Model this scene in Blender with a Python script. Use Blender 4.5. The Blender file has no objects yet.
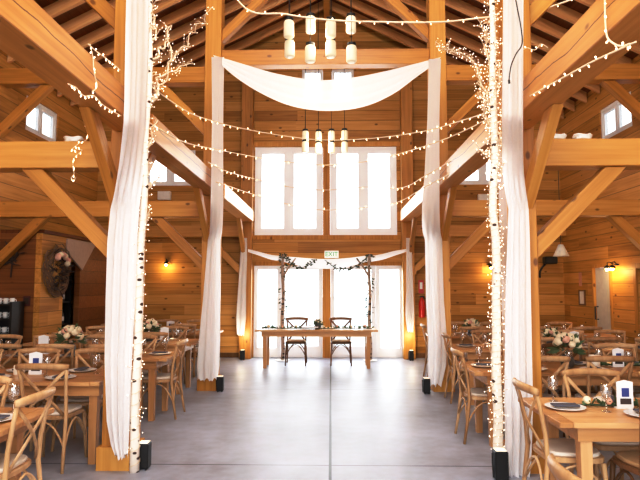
import bpy, bmesh, math, random
from mathutils import Vector, Matrix, noise
random.seed(7)
S = bpy.context.scene
COL = S.collection
R = math.radians

# ------------------------------------------------------------------ camera
F = 555.0
PITCH, YAW, EYE = math.atan(45 / 555.0), math.atan(11 / 557.0), Vector((0.09, 0.0, 1.62))
cd = bpy.data.cameras.new('camera'); cam = bpy.data.objects.new('camera', cd); COL.objects.link(cam)
cd.sensor_width = 36; cd.lens = F / 640 * 36; cd.clip_start = 0.05; cd.clip_end = 400
cam.location = EYE; cam.rotation_euler = (math.pi / 2 + PITCH, 0, YAW)
S.camera = cam
CR = cam.rotation_euler.to_matrix()

def ray(px, py):
    return CR @ Vector(((px - 320) / F, (240 - py) / F, -1))
def at(px, py, Y):
    d = ray(px, py); return EYE + d * (Y / d.y)
def atx(px, py, X):
    d = ray(px, py); return EYE + d * ((X - EYE.x) / d.x)

# ------------------------------------------------------------------ colours / materials
def lin(c):
    return tuple(((v / 255) / 12.92 if v / 255 <= 0.04045 else ((v / 255 + 0.055) / 1.055) ** 2.4) for v in c)
def mat(name, rgb, rough=0.5, metal=0.0, **kw):
    m = bpy.data.materials.new(name); m.use_nodes = True
    b = m.node_tree.nodes['Principled BSDF']
    b.inputs['Base Color'].default_value = (*lin(rgb), 1)
    b.inputs['Roughness'].default_value = rough; b.inputs['Metallic'].default_value = metal
    for k, v in kw.items():
        b.inputs[k.replace('_', ' ')].default_value = v
    n = m.node_tree.nodes; l = m.node_tree.links
    # a little procedural mottling on everything
    t = n.new('ShaderNodeTexCoord'); z = n.new('ShaderNodeTexNoise'); z.inputs['Scale'].default_value = 14
    hs = n.new('ShaderNodeHueSaturation'); mr = n.new('ShaderNodeMapRange')
    mr.inputs[3].default_value = 0.86; mr.inputs[4].default_value = 1.12
    l.new(t.outputs['Object'], z.inputs['Vector']); l.new(z.outputs['Fac'], mr.inputs[0])
    hs.inputs['Color'].default_value = (*lin(rgb), 1); l.new(mr.outputs[0], hs.inputs['Value'])
    l.new(hs.outputs[0], b.inputs['Base Color'])
    return m
def emis(name, rgb, strength, base=(255, 255, 255)):
    m = mat(name, base, 0.4)
    b = m.node_tree.nodes['Principled BSDF']
    b.inputs['Emission Color'].default_value = (*lin(rgb), 1); b.inputs['Emission Strength'].default_value = strength
    return m
def N(m, t, **kw):
    n = m.node_tree.nodes.new(t)
    for k, v in kw.items(): setattr(n, k, v)
    return n

def wood(name, ramp, plank=None, axis='x', rough=0.5, knots=True, check=False, mul=1.0, band_axis='z', spec=.25):
    """procedural timber: grain runs along `axis`; plank = board width across `band_axis`, None for solid timber"""
    m = bpy.data.materials.new(name); m.use_nodes = True
    nt = m.node_tree; b = nt.nodes['Principled BSDF']; L = nt.links.new
    tc = N(m, 'ShaderNodeTexCoord'); oi = N(m, 'ShaderNodeObjectInfo')
    sep = N(m, 'ShaderNodeSeparateXYZ'); L(tc.outputs['Object'], sep.inputs[0])
    off = N(m, 'ShaderNodeVectorMath', operation='ADD'); L(tc.outputs['Object'], off.inputs[0])
    rv = N(m, 'ShaderNodeCombineXYZ')
    r50 = N(m, 'ShaderNodeMath', operation='MULTIPLY'); L(oi.outputs['Random'], r50.inputs[0]); r50.inputs[1].default_value = 50
    for i in range(3): L(r50.outputs[0], rv.inputs[i])
    def M(op, a, bb=None):
        k = N(m, 'ShaderNodeMath', operation=op)
        for i, v in enumerate((a, bb)):
            if v is None: continue
            if isinstance(v, (int, float)): k.inputs[i].default_value = v
            else: L(v, k.inputs[i])
        return k.outputs[0]
    vec = off.outputs[0]
    tint = oi.outputs['Random']
    groove = None
    if plank:
        q = M('DIVIDE', sep.outputs['XYZ'.index(band_axis.upper())], plank)
        idx = M('FLOOR', q); fr = M('FRACT', q)
        along = sep.outputs['XYZ'.index(axis.upper())]
        wn0 = N(m, 'ShaderNodeTexWhiteNoise', noise_dimensions='1D'); L(idx, wn0.inputs['W'])
        seg = M('FLOOR', M('ADD', M('DIVIDE', along, 3.1), M('MULTIPLY', wn0.outputs['Value'], 9.0)))
        wn = N(m, 'ShaderNodeTexWhiteNoise', noise_dimensions='2D')
        cb = N(m, 'ShaderNodeCombineXYZ'); L(idx, cb.inputs[0]); L(seg, cb.inputs[1]); L(cb.outputs[0], wn.inputs['Vector'])
        tint = wn.outputs['Value']
        groove = M('LESS_THAN', fr, 0.045)
        cb2 = N(m, 'ShaderNodeCombineXYZ'); 
        for i in range(3): L(M('MULTIPLY', tint, 37.0), cb2.inputs[i])
        L(cb2.outputs[0], off.inputs[1])
    else:
        L(rv.outputs[0], off.inputs[1])
    mp = N(m, 'ShaderNodeMapping'); L(vec, mp.inputs['Vector'])
    sc = [22.0, 22.0, 22.0]; sc['xyz'.index(axis)] = 0.9; mp.inputs['Scale'].default_value = sc
    g = N(m, 'ShaderNodeTexNoise'); g.inputs['Scale'].default_value = 1.0; g.inputs['Detail'].default_value = 5; g.inputs['Distortion'].default_value = 0.6
    L(mp.outputs[0], g.inputs['Vector'])
    big = N(m, 'ShaderNodeTexNoise'); big.inputs['Scale'].default_value = 1.3; L(vec, big.inputs['Vector'])
    f = M('ADD', M('MULTIPLY', g.outputs['Fac'], 0.55), M('ADD', M('MULTIPLY', tint, 0.30), M('MULTIPLY', big.outputs['Fac'], 0.2)))
    cr = N(m, 'ShaderNodeValToRGB'); L(f, cr.inputs[0])
    e = cr.color_ramp.elements
    e[0].position = 0.28; e[1].position = 0.80
    e[0].color = (*[v * mul for v in lin(ramp[0])], 1); e[1].color = (*[v * mul for v in lin(ramp[2])], 1)
    k = e.new(0.54); k.color = (*[v * mul for v in lin(ramp[1])], 1)
    col = cr.outputs[0]
    def darken(col, fac, rgb):
        x = N(m, 'ShaderNodeMix', data_type='RGBA'); L(fac, x.inputs[0]); L(col, x.inputs[6]); x.inputs[7].default_value = (*lin(rgb), 1)
        return x.outputs[2]
    if knots:
        v = N(m, 'ShaderNodeTexVoronoi'); v.inputs['Scale'].default_value = 3.6
        mk = N(m, 'ShaderNodeMapping'); s2 = [1.35, 1.35, 1.35]; s2['xyz'.index(axis)] = 0.75; mk.inputs['Scale'].default_value = s2
        L(vec, mk.inputs['Vector']); L(mk.outputs[0], v.inputs['Vector'])
        kn = N(m, 'ShaderNodeMapRange'); kn.inputs[1].default_value = 0.07; kn.inputs[2].default_value = 0.13; kn.inputs[3].default_value = 0.8; kn.inputs[4].default_value = 0.0
        L(v.outputs['Distance'], kn.inputs[0]); col = darken(col, kn.outputs[0], (92, 44, 14))
    if check:
        nz = N(m, 'ShaderNodeTexNoise'); nz.inputs['Scale'].default_value = 0.9; nz.inputs['Detail'].default_value = 6; L(vec, nz.inputs['Vector'])
        d = M('ABSOLUTE', M('SUBTRACT', sep.outputs['Z'], M('MULTIPLY', M('SUBTRACT', nz.outputs['Fac'], 0.42), 0.16)))
        col = darken(col, M('MULTIPLY', M('LESS_THAN', d, 0.0045), 0.85), (70, 34, 12))
    if groove is not None:
        col = darken(col, M('MULTIPLY', groove, 0.62), (74, 34, 10))
        bp = N(m, 'ShaderNodeBump'); bp.inputs['Strength'].default_value = 0.5; bp.inputs['Distance'].default_value = 0.02
        L(M('SUBTRACT', 1.0, groove), bp.inputs['Height']); L(bp.outputs[0], b.inputs['Normal'])
    L(col, b.inputs['Base Color']); b.inputs['Roughness'].default_value = rough
    b.inputs['Specular IOR Level'].default_value = spec
    return m

PINE = [(160, 104, 40), (196, 140, 64), (214, 162, 88)]
WALLW = [(150, 99, 42), (190, 138, 66), (212, 162, 92)]
M_post = wood('post_timber', PINE, axis='x', rough=0.42, spec=.4)
M_plate = wood('plate_timber', [(164, 106, 46), (200, 140, 70), (218, 164, 96)], axis='x', rough=0.4, check=True, spec=.6)
M_wall_x = wood('wall_planks_x', WALLW, plank=0.235, axis='x')
M_wall_y = wood('wall_planks_y', WALLW, plank=0.235, axis='y', mul=1.15)
M_box_front = wood('box_planks_dark_backlit', [(104, 58, 28), (134, 78, 38), (160, 98, 52)], plank=0.235, axis='x')  # dark tones put the backlit shade of the corner room front into the boards
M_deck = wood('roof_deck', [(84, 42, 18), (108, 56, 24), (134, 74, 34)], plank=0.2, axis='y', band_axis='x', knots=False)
M_rafter = wood('rafter_wood', [(196, 138, 82), (222, 170, 112), (238, 196, 144)], axis='x', knots=False)
M_trimwood = wood('trim_wood', [(164, 108, 44), (198, 142, 66), (216, 164, 90)], axis='z')
M_table = wood('table_wood', [(164, 116, 70), (198, 150, 100), (220, 176, 128)], axis='x', rough=0.35, knots=False)
M_bent = wood('bentwood', [(160, 122, 84), (194, 156, 114), (214, 180, 142)], axis='z', rough=0.4, knots=False)
M_dark = wood('bentwood_dark', [(92, 60, 36), (120, 82, 52), (148, 106, 72)], axis='z', rough=0.4, knots=False)
M_cush = mat('seat_pad', (226, 214, 200), 0.9)
M_padbrown = mat('seat_rush', (186, 150, 108), 0.9)
M_black = mat('black_metal', (22, 21, 22), 0.45)
M_dkgrey = mat('dark_grey', (52, 50, 52), 0.5)
M_white = mat('white_paint', (236, 234, 230), 0.5)

M_door = mat('door_white', (214, 210, 204), 0.5)
M_plate_w = mat('porcelain', (240, 238, 236), 0.25)
M_nap = mat('napkin_grey', (88, 86, 96), 0.9)
M_card = mat('card_white', (240, 240, 242), 0.7)
M_blue = mat('print_blue', (62, 74, 140), 0.7)
M_print = mat('print_dark', (70, 56, 54), 0.7)
M_green = mat('leaf_green', (86, 104, 66), 0.7)
M_greend = mat('leaf_dark', (58, 70, 46), 0.7)
M_flower = mat('petal_cream', (238, 224, 196), 0.8)
M_pink = mat('petal_blush', (224, 176, 156), 0.8)
M_vase = mat('vase_dark', (84, 80, 78), 0.3)
M_candle = mat('candle_wax', (246, 238, 224), 0.6)
M_red = mat('extinguisher_red', (196, 44, 36), 0.35)
M_twig = mat('dry_twig', (124, 92, 68), 0.85)
M_twigd = mat('dry_twig_dark', (62, 44, 34), 0.85)
M_brtwig = mat('birch_twig', (226, 200, 172), 0.8)
M_grey = mat('soffit_grey', (176, 150, 132), 0.7)
M_cable = mat('cable_cream', (238, 214, 182), 0.6)
M_bulb = emis('fairy_bulb', (255, 226, 176), 2.2)
M_bulbs = emis('fairy_small', (255, 236, 208), 1.5)
M_jar = emis('jar_glow', (255, 234, 196), .34, (205, 192, 168))
M_lampglow = emis('lamp_glow', (255, 196, 96), 16)
M_signw = emis('exit_panel', (225, 255, 235), 0.12)
M_signg = emis('exit_letters', (30, 160, 80), 0.3, (20, 150, 70))

def birch_mat(dk=(72, 50, 40), lt=(246, 234, 220), p0=.2):
    m = bpy.data.materials.new('birch_bark'); m.use_nodes = True
    b = m.node_tree.nodes['Principled BSDF']; L = m.node_tree.links.new
    tc = N(m, 'ShaderNodeTexCoord'); mp = N(m, 'ShaderNodeMapping'); mp.inputs['Scale'].default_value = (9, 9, 16)
    v = N(m, 'ShaderNodeTexVoronoi'); v.inputs['Scale'].default_value = 1.0
    cr = N(m, 'ShaderNodeValToRGB'); e = cr.color_ramp.elements
    e[0].position = p0; e[0].color = (*lin(dk), 1); e[1].position = p0 + .07; e[1].color = (*lin(lt), 1)
    L(tc.outputs['Object'], mp.inputs[0]); L(mp.outputs[0], v.inputs['Vector']); L(v.outputs['Distance'], cr.inputs[0])
    L(cr.outputs[0], b.inputs['Base Color']); b.inputs['Roughness'].default_value = 0.8
    return m
M_birch = birch_mat(); M_birch_backlit = birch_mat((70, 56, 48), (176, 152, 134), .3)  # second bark: backlit shade of the arbor poles put into its colour, more specks

def cloth_mat(name, rgb, transp, transl):
    m = bpy.data.materials.new(name); m.use_nodes = True
    nt = m.node_tree; L = nt.links.new; nt.nodes.remove(nt.nodes['Principled BSDF'])
    out = nt.nodes['Material Output']
    tc = N(m, 'ShaderNodeTexCoord'); w = N(m, 'ShaderNodeTexNoise'); w.inputs['Scale'].default_value = 60
    L(tc.outputs['Object'], w.inputs['Vector'])
    mr = N(m, 'ShaderNodeMapRange'); mr.inputs[3].default_value = max(0, transp - 0.06); mr.inputs[4].default_value = transp + 0.06; L(w.outputs['Fac'], mr.inputs[0])
    d = N(m, 'ShaderNodeBsdfDiffuse'); d.inputs[0].default_value = (*lin(rgb), 1)
    t = N(m, 'ShaderNodeBsdfTranslucent'); t.inputs[0].default_value = (*lin(rgb), 1)
    tr = N(m, 'ShaderNodeBsdfTransparent')
    a = N(m, 'ShaderNodeMixShader'); a.inputs[0].default_value = transl; L(d.outputs[0], a.inputs[1]); L(t.outputs[0], a.inputs[2])
    c = N(m, 'ShaderNodeMixShader'); L(mr.outputs[0], c.inputs[0]); L(a.outputs[0], c.inputs[1]); L(tr.outputs[0], c.inputs[2])
    L(c.outputs[0], out.inputs['Surface'])
    return m
M_sheer = cloth_mat('sheer_fabric', (252, 251, 252), 0.04, 0.34)
M_winwhite = cloth_mat('window_white', (250, 250, 252), 0.0, 0.12)  # translucency added so the frames glow with the daylight behind them
M_swag = cloth_mat('sheer_swag', (252, 250, 250), 0.15, 0.42)

def pane_mat():
    m = bpy.data.materials.new('window_glass'); m.use_nodes = True
    nt = m.node_tree; L = nt.links.new; nt.nodes.remove(nt.nodes['Principled BSDF'])
    tr = N(m, 'ShaderNodeBsdfTransparent'); tr.inputs[0].default_value = (0.97, 0.99, 1, 1)
    g = N(m, 'ShaderNodeBsdfGlossy'); g.inputs['Roughness'].default_value = 0.03
    lw = N(m, 'ShaderNodeLayerWeight'); lw.inputs[0].default_value = 0.2
    mu = N(m, 'ShaderNodeMath', operation='MULTIPLY'); mu.inputs[1].default_value = 0.5; L(lw.outputs['Fresnel'], mu.inputs[0])
    x = N(m, 'ShaderNodeMixShader'); L(mu.outputs[0], x.inputs[0]); L(tr.outputs[0], x.inputs[1]); L(g.outputs[0], x.inputs[2])
    L(x.outputs[0], nt.nodes['Material Output'].inputs['Surface'])
    return m
M_pane = pane_mat()
def glassware():
    m = bpy.data.materials.new('clear_glass'); m.use_nodes = True
    nt = m.node_tree; L = nt.links.new; nt.nodes.remove(nt.nodes['Principled BSDF'])
    tr = N(m, 'ShaderNodeBsdfTransparent'); g = N(m, 'ShaderNodeBsdfGlossy'); g.inputs['Roughness'].default_value = 0.08
    x = N(m, 'ShaderNodeMixShader'); x.inputs[0].default_value = 0.32; L(tr.outputs[0], x.inputs[1]); L(g.outputs[0], x.inputs[2])
    L(x.outputs[0], nt.nodes['Material Output'].inputs['Surface'])
    return m
M_glass = glassware()

def floor_mat():
    m = bpy.data.materials.new('polished_concrete'); m.use_nodes = True
    b = m.node_tree.nodes['Principled BSDF']; L = m.node_tree.links.new
    tc = N(m, 'ShaderNodeTexCoord'); sep = N(m, 'ShaderNodeSeparateXYZ'); L(tc.outputs['Object'], sep.inputs[0])
    n1 = N(m, 'ShaderNodeTexNoise'); n1.inputs['Scale'].default_value = 0.9; n1.inputs['Detail'].default_value = 7; n1.inputs['Roughness'].default_value = 0.65
    L(tc.outputs['Object'], n1.inputs['Vector'])
    n2 = N(m, 'ShaderNodeTexNoise'); n2.inputs['Scale'].default_value = 7; n2.inputs['Detail'].default_value = 8; L(tc.outputs['Object'], n2.inputs['Vector'])
    mx = N(m, 'ShaderNodeMath', operation='ADD'); h = N(m, 'ShaderNodeMath', operation='MULTIPLY'); h.inputs[1].default_value = 0.5
    L(n2.outputs['Fac'], h.inputs[0]); L(n1.outputs['Fac'], mx.inputs[0]); L(h.outputs[0], mx.inputs[1])
    cr = N(m, 'ShaderNodeValToRGB'); e = cr.color_ramp.elements
    e[0].position = 0.45; e[0].color = (*lin((124, 121, 127)), 1); e[1].position = 1.05; e[1].color = (*lin((176, 180, 196)), 1)
    L(mx.outputs[0], cr.inputs[0])
    # saw cut joints
    def line(axis, pos, w):
        s = N(m, 'ShaderNodeMath', operation='SUBTRACT'); L(sep.outputs[axis], s.inputs[0]); s.inputs[1].default_value = pos
        a = N(m, 'ShaderNodeMath', operation='ABSOLUTE'); L(s.outputs[0], a.inputs[0])
        t = N(m, 'ShaderNodeMath', operation='LESS_THAN'); L(a.outputs[0], t.inputs[0]); t.inputs[1].default_value = w
        return t.outputs[0]
    prev = None
    for ax, pos, w in ((0, 0.08, 0.013), (1, 5.15, 0.008), (1, 8.8, 0.008), (1, 1.5, 0.008)):
        o = line(ax, pos, w)
        if prev is None: prev = o
        else:
            k = N(m, 'ShaderNodeMath', operation='MAXIMUM'); L(prev, k.inputs[0]); L(o, k.inputs[1]); prev = k.outputs[0]
    k = N(m, 'ShaderNodeMath', operation='MULTIPLY'); L(prev, k.inputs[0]); k.inputs[1].default_value = 0.95
    x = N(m, 'ShaderNodeMix', data_type='RGBA'); L(k.outputs[0], x.inputs[0]); L(cr.outputs[0], x.inputs[6]); x.inputs[7].default_value = (*lin((44, 40, 42)), 1)
    L(x.outputs[2], b.inputs['Base Color'])
    rr = N(m, 'ShaderNodeMapRange'); rr.inputs[3].default_value = 0.3; rr.inputs[4].default_value = 0.55; L(n2.outputs['Fac'], rr.inputs[0]); L(rr.outputs[0], b.inputs['Roughness'])
    b.inputs['Specular IOR Level'].default_value = 0.5
    return m
M_floor = floor_mat()
M_outside = mat('outside_ground', (196, 196, 190), 0.9)

# ------------------------------------------------------------------ mesh builder
class MB:
    def __init__(s): s.v = []; s.f = []; s.mi = []
    def add(s, vs, fs, mi=0):
        b = len(s.v); s.v += [tuple(v) for v in vs]; s.f += [tuple(b + i for i in f) for f in fs]; s.mi += [mi] * len(fs); return s
    def box(s, lo, hi, mi=0):
        (a, b, c), (d, e, f) = lo, hi
        return s.add([(a, b, c), (d, b, c), (d, e, c), (a, e, c), (a, b, f), (d, b, f), (d, e, f), (a, e, f)],
                     [(3, 2, 1, 0), (4, 5, 6, 7), (0, 1, 5, 4), (1, 2, 6, 5), (2, 3, 7, 6), (3, 0, 4, 7)], mi)
    def prism(s, poly, ext, mi=0):
        n = len(poly); e = Vector(ext)
        return s.add([Vector(p) for p in poly] + [Vector(p) + e for p in poly],
                     [tuple(range(n))[::-1], tuple(range(n, 2 * n))] + [(i, (i + 1) % n, n + (i + 1) % n, n + i) for i in range(n)], mi)
    def tube(s, pts, r, n=6, flat=1.0, up=None, mi=0):
        """swept tube; r number or list; flat squeezes the section along `up`"""
        pts = [Vector(p) for p in pts]; rs = r if isinstance(r, (list, tuple)) else [r] * len(pts)
        vs = []; u = Vector(up) if up else None
        for i, p in enumerate(pts):
            t = (pts[min(i + 1, len(pts) - 1)] - pts[max(i - 1, 0)]).normalized()
            if up is None:
                if u is None: u = Vector((0, 0, 1)) if abs(t.z) < 0.9 else Vector((1, 0, 0))
                a = (u - t * u.dot(t))
                if a.length < 1e-5: a = t.orthogonal()
                a.normalize(); u = a
            else:
                a = (Vector(up) - t * Vector(up).dot(t)); a = a.normalized() if a.length > 1e-5 else t.orthogonal().normalized()
            b = t.cross(a)
            for k in range(n):
                w = 2 * math.pi * (k + 0.5) / n
                vs.append(p + a * (math.cos(w) * rs[i] * flat) + b * (math.sin(w) * rs[i]))
        m = len(pts)
        fs = [(i * n + k, i * n + (k + 1) % n, (i + 1) * n + (k + 1) % n, (i + 1) * n + k) for i in range(m - 1) for k in range(n)]
        fs += [tuple(range(n))[::-1], tuple(range((m - 1) * n, m * n))]
        return s.add(vs, fs, mi)
    def lathe(s, prof, n=12, c=(0, 0, 0), mi=0):
        vs = []; c = Vector(c)
        for r_, z in prof:
            for k in range(n):
                w = 2 * math.pi * k / n; vs.append(c + Vector((r_ * math.cos(w), r_ * math.sin(w), z)))
        m = len(prof)
        fs = [(i * n + k, i * n + (k + 1) % n, (i + 1) * n + (k + 1) % n, (i + 1) * n + k) for i in range(m - 1) for k in range(n)]
        fs += [tuple(range(n))[::-1], tuple(range((m - 1) * n, m * n))]
        return s.add(vs, fs, mi)
    def octa(s, c, r, mi=0):
        c = Vector(c); d = [Vector(x) * r for x in ((1, 0, 0), (0, 1, 0), (-1, 0, 0), (0, -1, 0), (0, 0, 1.25), (0, 0, -1.25))]
        return s.add([c + x for x in d], [(0, 1, 4), (1, 2, 4), (2, 3, 4), (3, 0, 4), (1, 0, 5), (2, 1, 5), (3, 2, 5), (0, 3, 5)], mi)
    def leaf(s, c, d, L, w, mi=0):
        c = Vector(c); d = Vector(d).normalized(); sd = d.orthogonal().normalized(); sd.rotate(Matrix.Rotation(random.random() * 6.28, 3, d))
        return s.add([c, c + d * L * .5 + sd * w, c + d * L, c + d * L * .5 - sd * w], [(0, 1, 2, 3)], mi)
    def blob(s, c, r, mi=0, sub=1):
        bm = bmesh.new(); bmesh.ops.create_icosphere(bm, subdivisions=sub, radius=r)
        vs = [Vector(c) + v.co * (1 + 0.22 * noise.noise(v.co / r * 2.1 + Vector(c) * 9)) for v in bm.verts]
        fs = [tuple(v.index for v in f.verts) for f in bm.faces]; bm.free(); return s.add(vs, fs, mi)
    def grid(s, fn, nu, nv, mi=0):
        vs = [fn(i / nu, j / nv) for j in range(nv + 1) for i in range(nu + 1)]
        fs = [(j * (nu + 1) + i, j * (nu + 1) + i + 1, (j + 1) * (nu + 1) + i + 1, (j + 1) * (nu + 1) + i) for j in range(nv) for i in range(nu)]
        return s.add(vs, fs, mi)
    def build(s, name, m, parent=None, smooth=False, frame=None, bevel=0, normals=True):
        me = bpy.data.meshes.new(name)
        vs = s.v
        if frame is not None:
            inv = frame.inverted(); vs = [tuple(inv @ Vector(v)) for v in vs]
        me.from_pydata(vs, [], s.f)
        for mm in (m if isinstance(m, (list, tuple)) else [m]): me.materials.append(mm)
        for p, i in zip(me.polygons, s.mi): p.material_index = i; p.use_smooth = smooth
        if bevel or normals:
            bm = bmesh.new(); bm.from_mesh(me)
            bmesh.ops.recalc_face_normals(bm, faces=bm.faces)
            if bevel: bmesh.ops.bevel(bm, geom=bm.edges[:], offset=bevel, segments=1, affect='EDGES', clamp_overlap=True)
            bm.to_mesh(me); bm.free()
        me.update()
        o = bpy.data.objects.new(name, me); COL.objects.link(o)
        if frame is not None: o.matrix_world = frame
        if parent is not None: o.parent = parent
        return o

def tag(o, label, cat, group=None, kind=None):
    o['label'] = label; o['category'] = cat
    if group: o['group'] = group
    if kind: o['kind'] = kind
    return o
def thing(name, label, cat, loc=(0, 0, 0), rotz=0, group=None):
    o = bpy.data.objects.new(name, None); COL.objects.link(o); o.empty_display_size = 0.05
    o.location = loc; o.rotation_euler = (0, 0, rotz); return tag(o, label, cat, group)
def struct(o): o['kind'] = 'structure'; return o
KIDS = {}
def dup(root, loc, rotz=0, label=None, group=None, scale=None):
    if root.name not in KIDS:
        KIDS[root.name] = [(c, list(c.children)) for c in root.children]
    r = root.copy(); COL.objects.link(r); r.location = loc; r.rotation_euler = (0, 0, rotz)
    if label: r['label'] = label
    if group: r['group'] = group
    for ch, subs in KIDS[root.name]:
        c = ch.copy(); COL.objects.link(c); c.parent = r
        for g in subs:
            d = g.copy(); COL.objects.link(d); d.parent = c
    return r
class Proto:
    """first use moves the prototype itself, later uses copy it"""
    def __init__(s, root): s.root = root; s.used = False; KIDS[root.name] = [(c, list(c.children)) for c in root.children]
    def put(s, loc, rotz, label, group=None):
        if not s.used:
            s.used = True; r = s.root; r.location = loc; r.rotation_euler = (0, 0, rotz); r['label'] = label
            if group: r['group'] = group
            return r
        return dup(s.root, loc, rotz, label, group)

# ------------------------------------------------------------------ room shell
WX, WY, EAVE, RIDGE, Y0 = 5.3, 12.57, 5.5, 8.15, -3.0
def wall_grid(name, plane, u0, u1, z0, z1, holes, m, thick, gable=False):
    """a planked wall with real openings; plane ('y', Y) or ('x', X); thick pushes away from the room"""
    us = sorted({u0, u1, *[h[0] for h in holes], *[h[1] for h in holes]}); zs = sorted({z0, z1, *[h[2] for h in holes], *[h[3] for h in holes]})
    b = MB()
    P = (lambda u, z: (u, plane[1], z)) if plane[0] == 'y' else (lambda u, z: (plane[1], u, z))
    idx = {}
    for i, u in enumerate(us):
        for j, z in enumerate(zs): idx[i, j] = len(b.v); b.v.append(P(u, z))
    for i in range(len(us) - 1):
        for j in range(len(zs) - 1):
            cu, cz = (us[i] + us[i + 1]) / 2, (zs[j] + zs[j + 1]) / 2
            if any(h[0] < cu < h[1] and h[2] < cz < h[3] for h in holes): continue
            b.f.append((idx[i, j], idx[i + 1, j], idx[i + 1, j + 1], idx[i, j + 1])); b.mi.append(0)
    me = bpy.data.meshes.new(name); me.from_pydata(b.v, [], b.f); me.materials.append(m)
    bm = bmesh.new(); bm.from_mesh(me)
    if gable:
        for sx in (-1, 1):
            bmesh.ops.bisect_plane(bm, geom=bm.verts[:] + bm.edges[:] + bm.faces[:], plane_co=(0, plane[1], RIDGE), plane_no=Vector((sx * 0.5, 0, 1)), clear_outer=True)
    vec = Vector((0, thick, 0)) if plane[0] == 'y' else Vector((thick, 0, 0))
    ex = bmesh.ops.extrude_face_region(bm, geom=bm.faces[:])
    bmesh.ops.translate(bm, verts=[g for g in ex['geom'] if isinstance(g, bmesh.types.BMVert)], vec=vec)
    bmesh.ops.delete(bm, geom=[v for v in bm.verts if not v.link_faces], context='VERTS')
    bmesh.ops.recalc_face_normals(bm, faces=bm.faces); bm.to_mesh(me); bm.free()
    o = bpy.data.objects.new(name, me); COL.objects.link(o); return struct(o)

W_UP = [(-1.66, -0.09, 2.75, 4.80), (0.07, 1.60, 2.75, 4.80)]           # tall casements
W_SM = [(-0.58, -0.09, 5.83, 6.64), (0.12, 0.63, 5.83, 6.64)]            # small gable windows
W_SD = [(-4.21, -3.04, 3.90, 4.74), (2.98, 4.15, 3.90, 4.74)]            # aisle gable windows
D_BK = [(-1.66, -0.10, 0.0, 2.06), (0.08, 1.72, 0.0, 2.06)]
wall_grid('wall_back', ('y', WY), -WX, WX, 0, RIDGE, W_UP + W_SM + W_SD + D_BK, M_wall_x, 0.16, True)
SW = (9.5, 10.65, 4.36, 5.0)
wall_grid('wall_right', ('x', WX), Y0, WY, 0, EAVE, [SW, (10.42, 11.2, 0.0, 2.02), (8.55, 9.55, 0.95, 1.9)], M_wall_y, 0.16)
wall_grid('wall_left', ('x', -WX), Y0, WY, 0, EAVE, [SW], M_wall_y, -0.16)
fl = MB().box((-WX - .16, Y0, -0.12), (WX + .16, WY + 0.16, 0)).build('floor', M_floor); struct(fl)
og = MB().box((-60, -40, -0.3), (60, 80, -0.14)).build('ground', M_outside); struct(og)

# roof: two slopes, each with its rafters as parts
for sx, nm in ((-1, 'ceiling_left'), (1, 'ceiling_right')):
    ex = WX + 0.16
    ze = RIDGE - 0.5 * ex
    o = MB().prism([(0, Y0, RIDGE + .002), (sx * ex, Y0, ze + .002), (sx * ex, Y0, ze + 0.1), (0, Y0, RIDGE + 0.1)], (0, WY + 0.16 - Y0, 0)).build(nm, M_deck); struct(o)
    y = 1.0
    while y < WY - 0.1:
        a, c = Vector((sx * 0.07, y, RIDGE - 0.036)), Vector((sx * (WX - 0.02), y, RIDGE - 0.5 * (WX - 0.02) - 0.001))
        n = Vector((-sx * 0.447 * 0.0, 0, -0.2))
        t = (c - a).normalized(); fr = Matrix.Identity(4)
        fr.col[0].xyz = t; fr.col[1].xyz = Vector((0, 1, 0)); fr.col[2].xyz = t.cross(Vector((0, 1, 0))); fr.translation = a
        r = MB().prism([a, c, c + Vector((0, 0, -0.2)), a + Vector((0, 0, -0.2))], (0, 0.065, 0)).build('rafter', M_rafter, o, frame=fr)
        y += 0.56
rb = MB().box((-0.065, 0.9, RIDGE - 0.36), (0.065, WY - .01, RIDGE - 0.04)).build('trim_1', M_post); struct(rb)
for i, (x0, x1) in enumerate(((-WX + .01, -1.98), (1.98, WX - .01)), 1):
    t = MB().box((x0, WY - 0.03, 0.004), (x1, WY - .002, 0.11)).build('baseboard_%s' % ('left', 'right')[i - 1], M_dark); struct(t)

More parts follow.
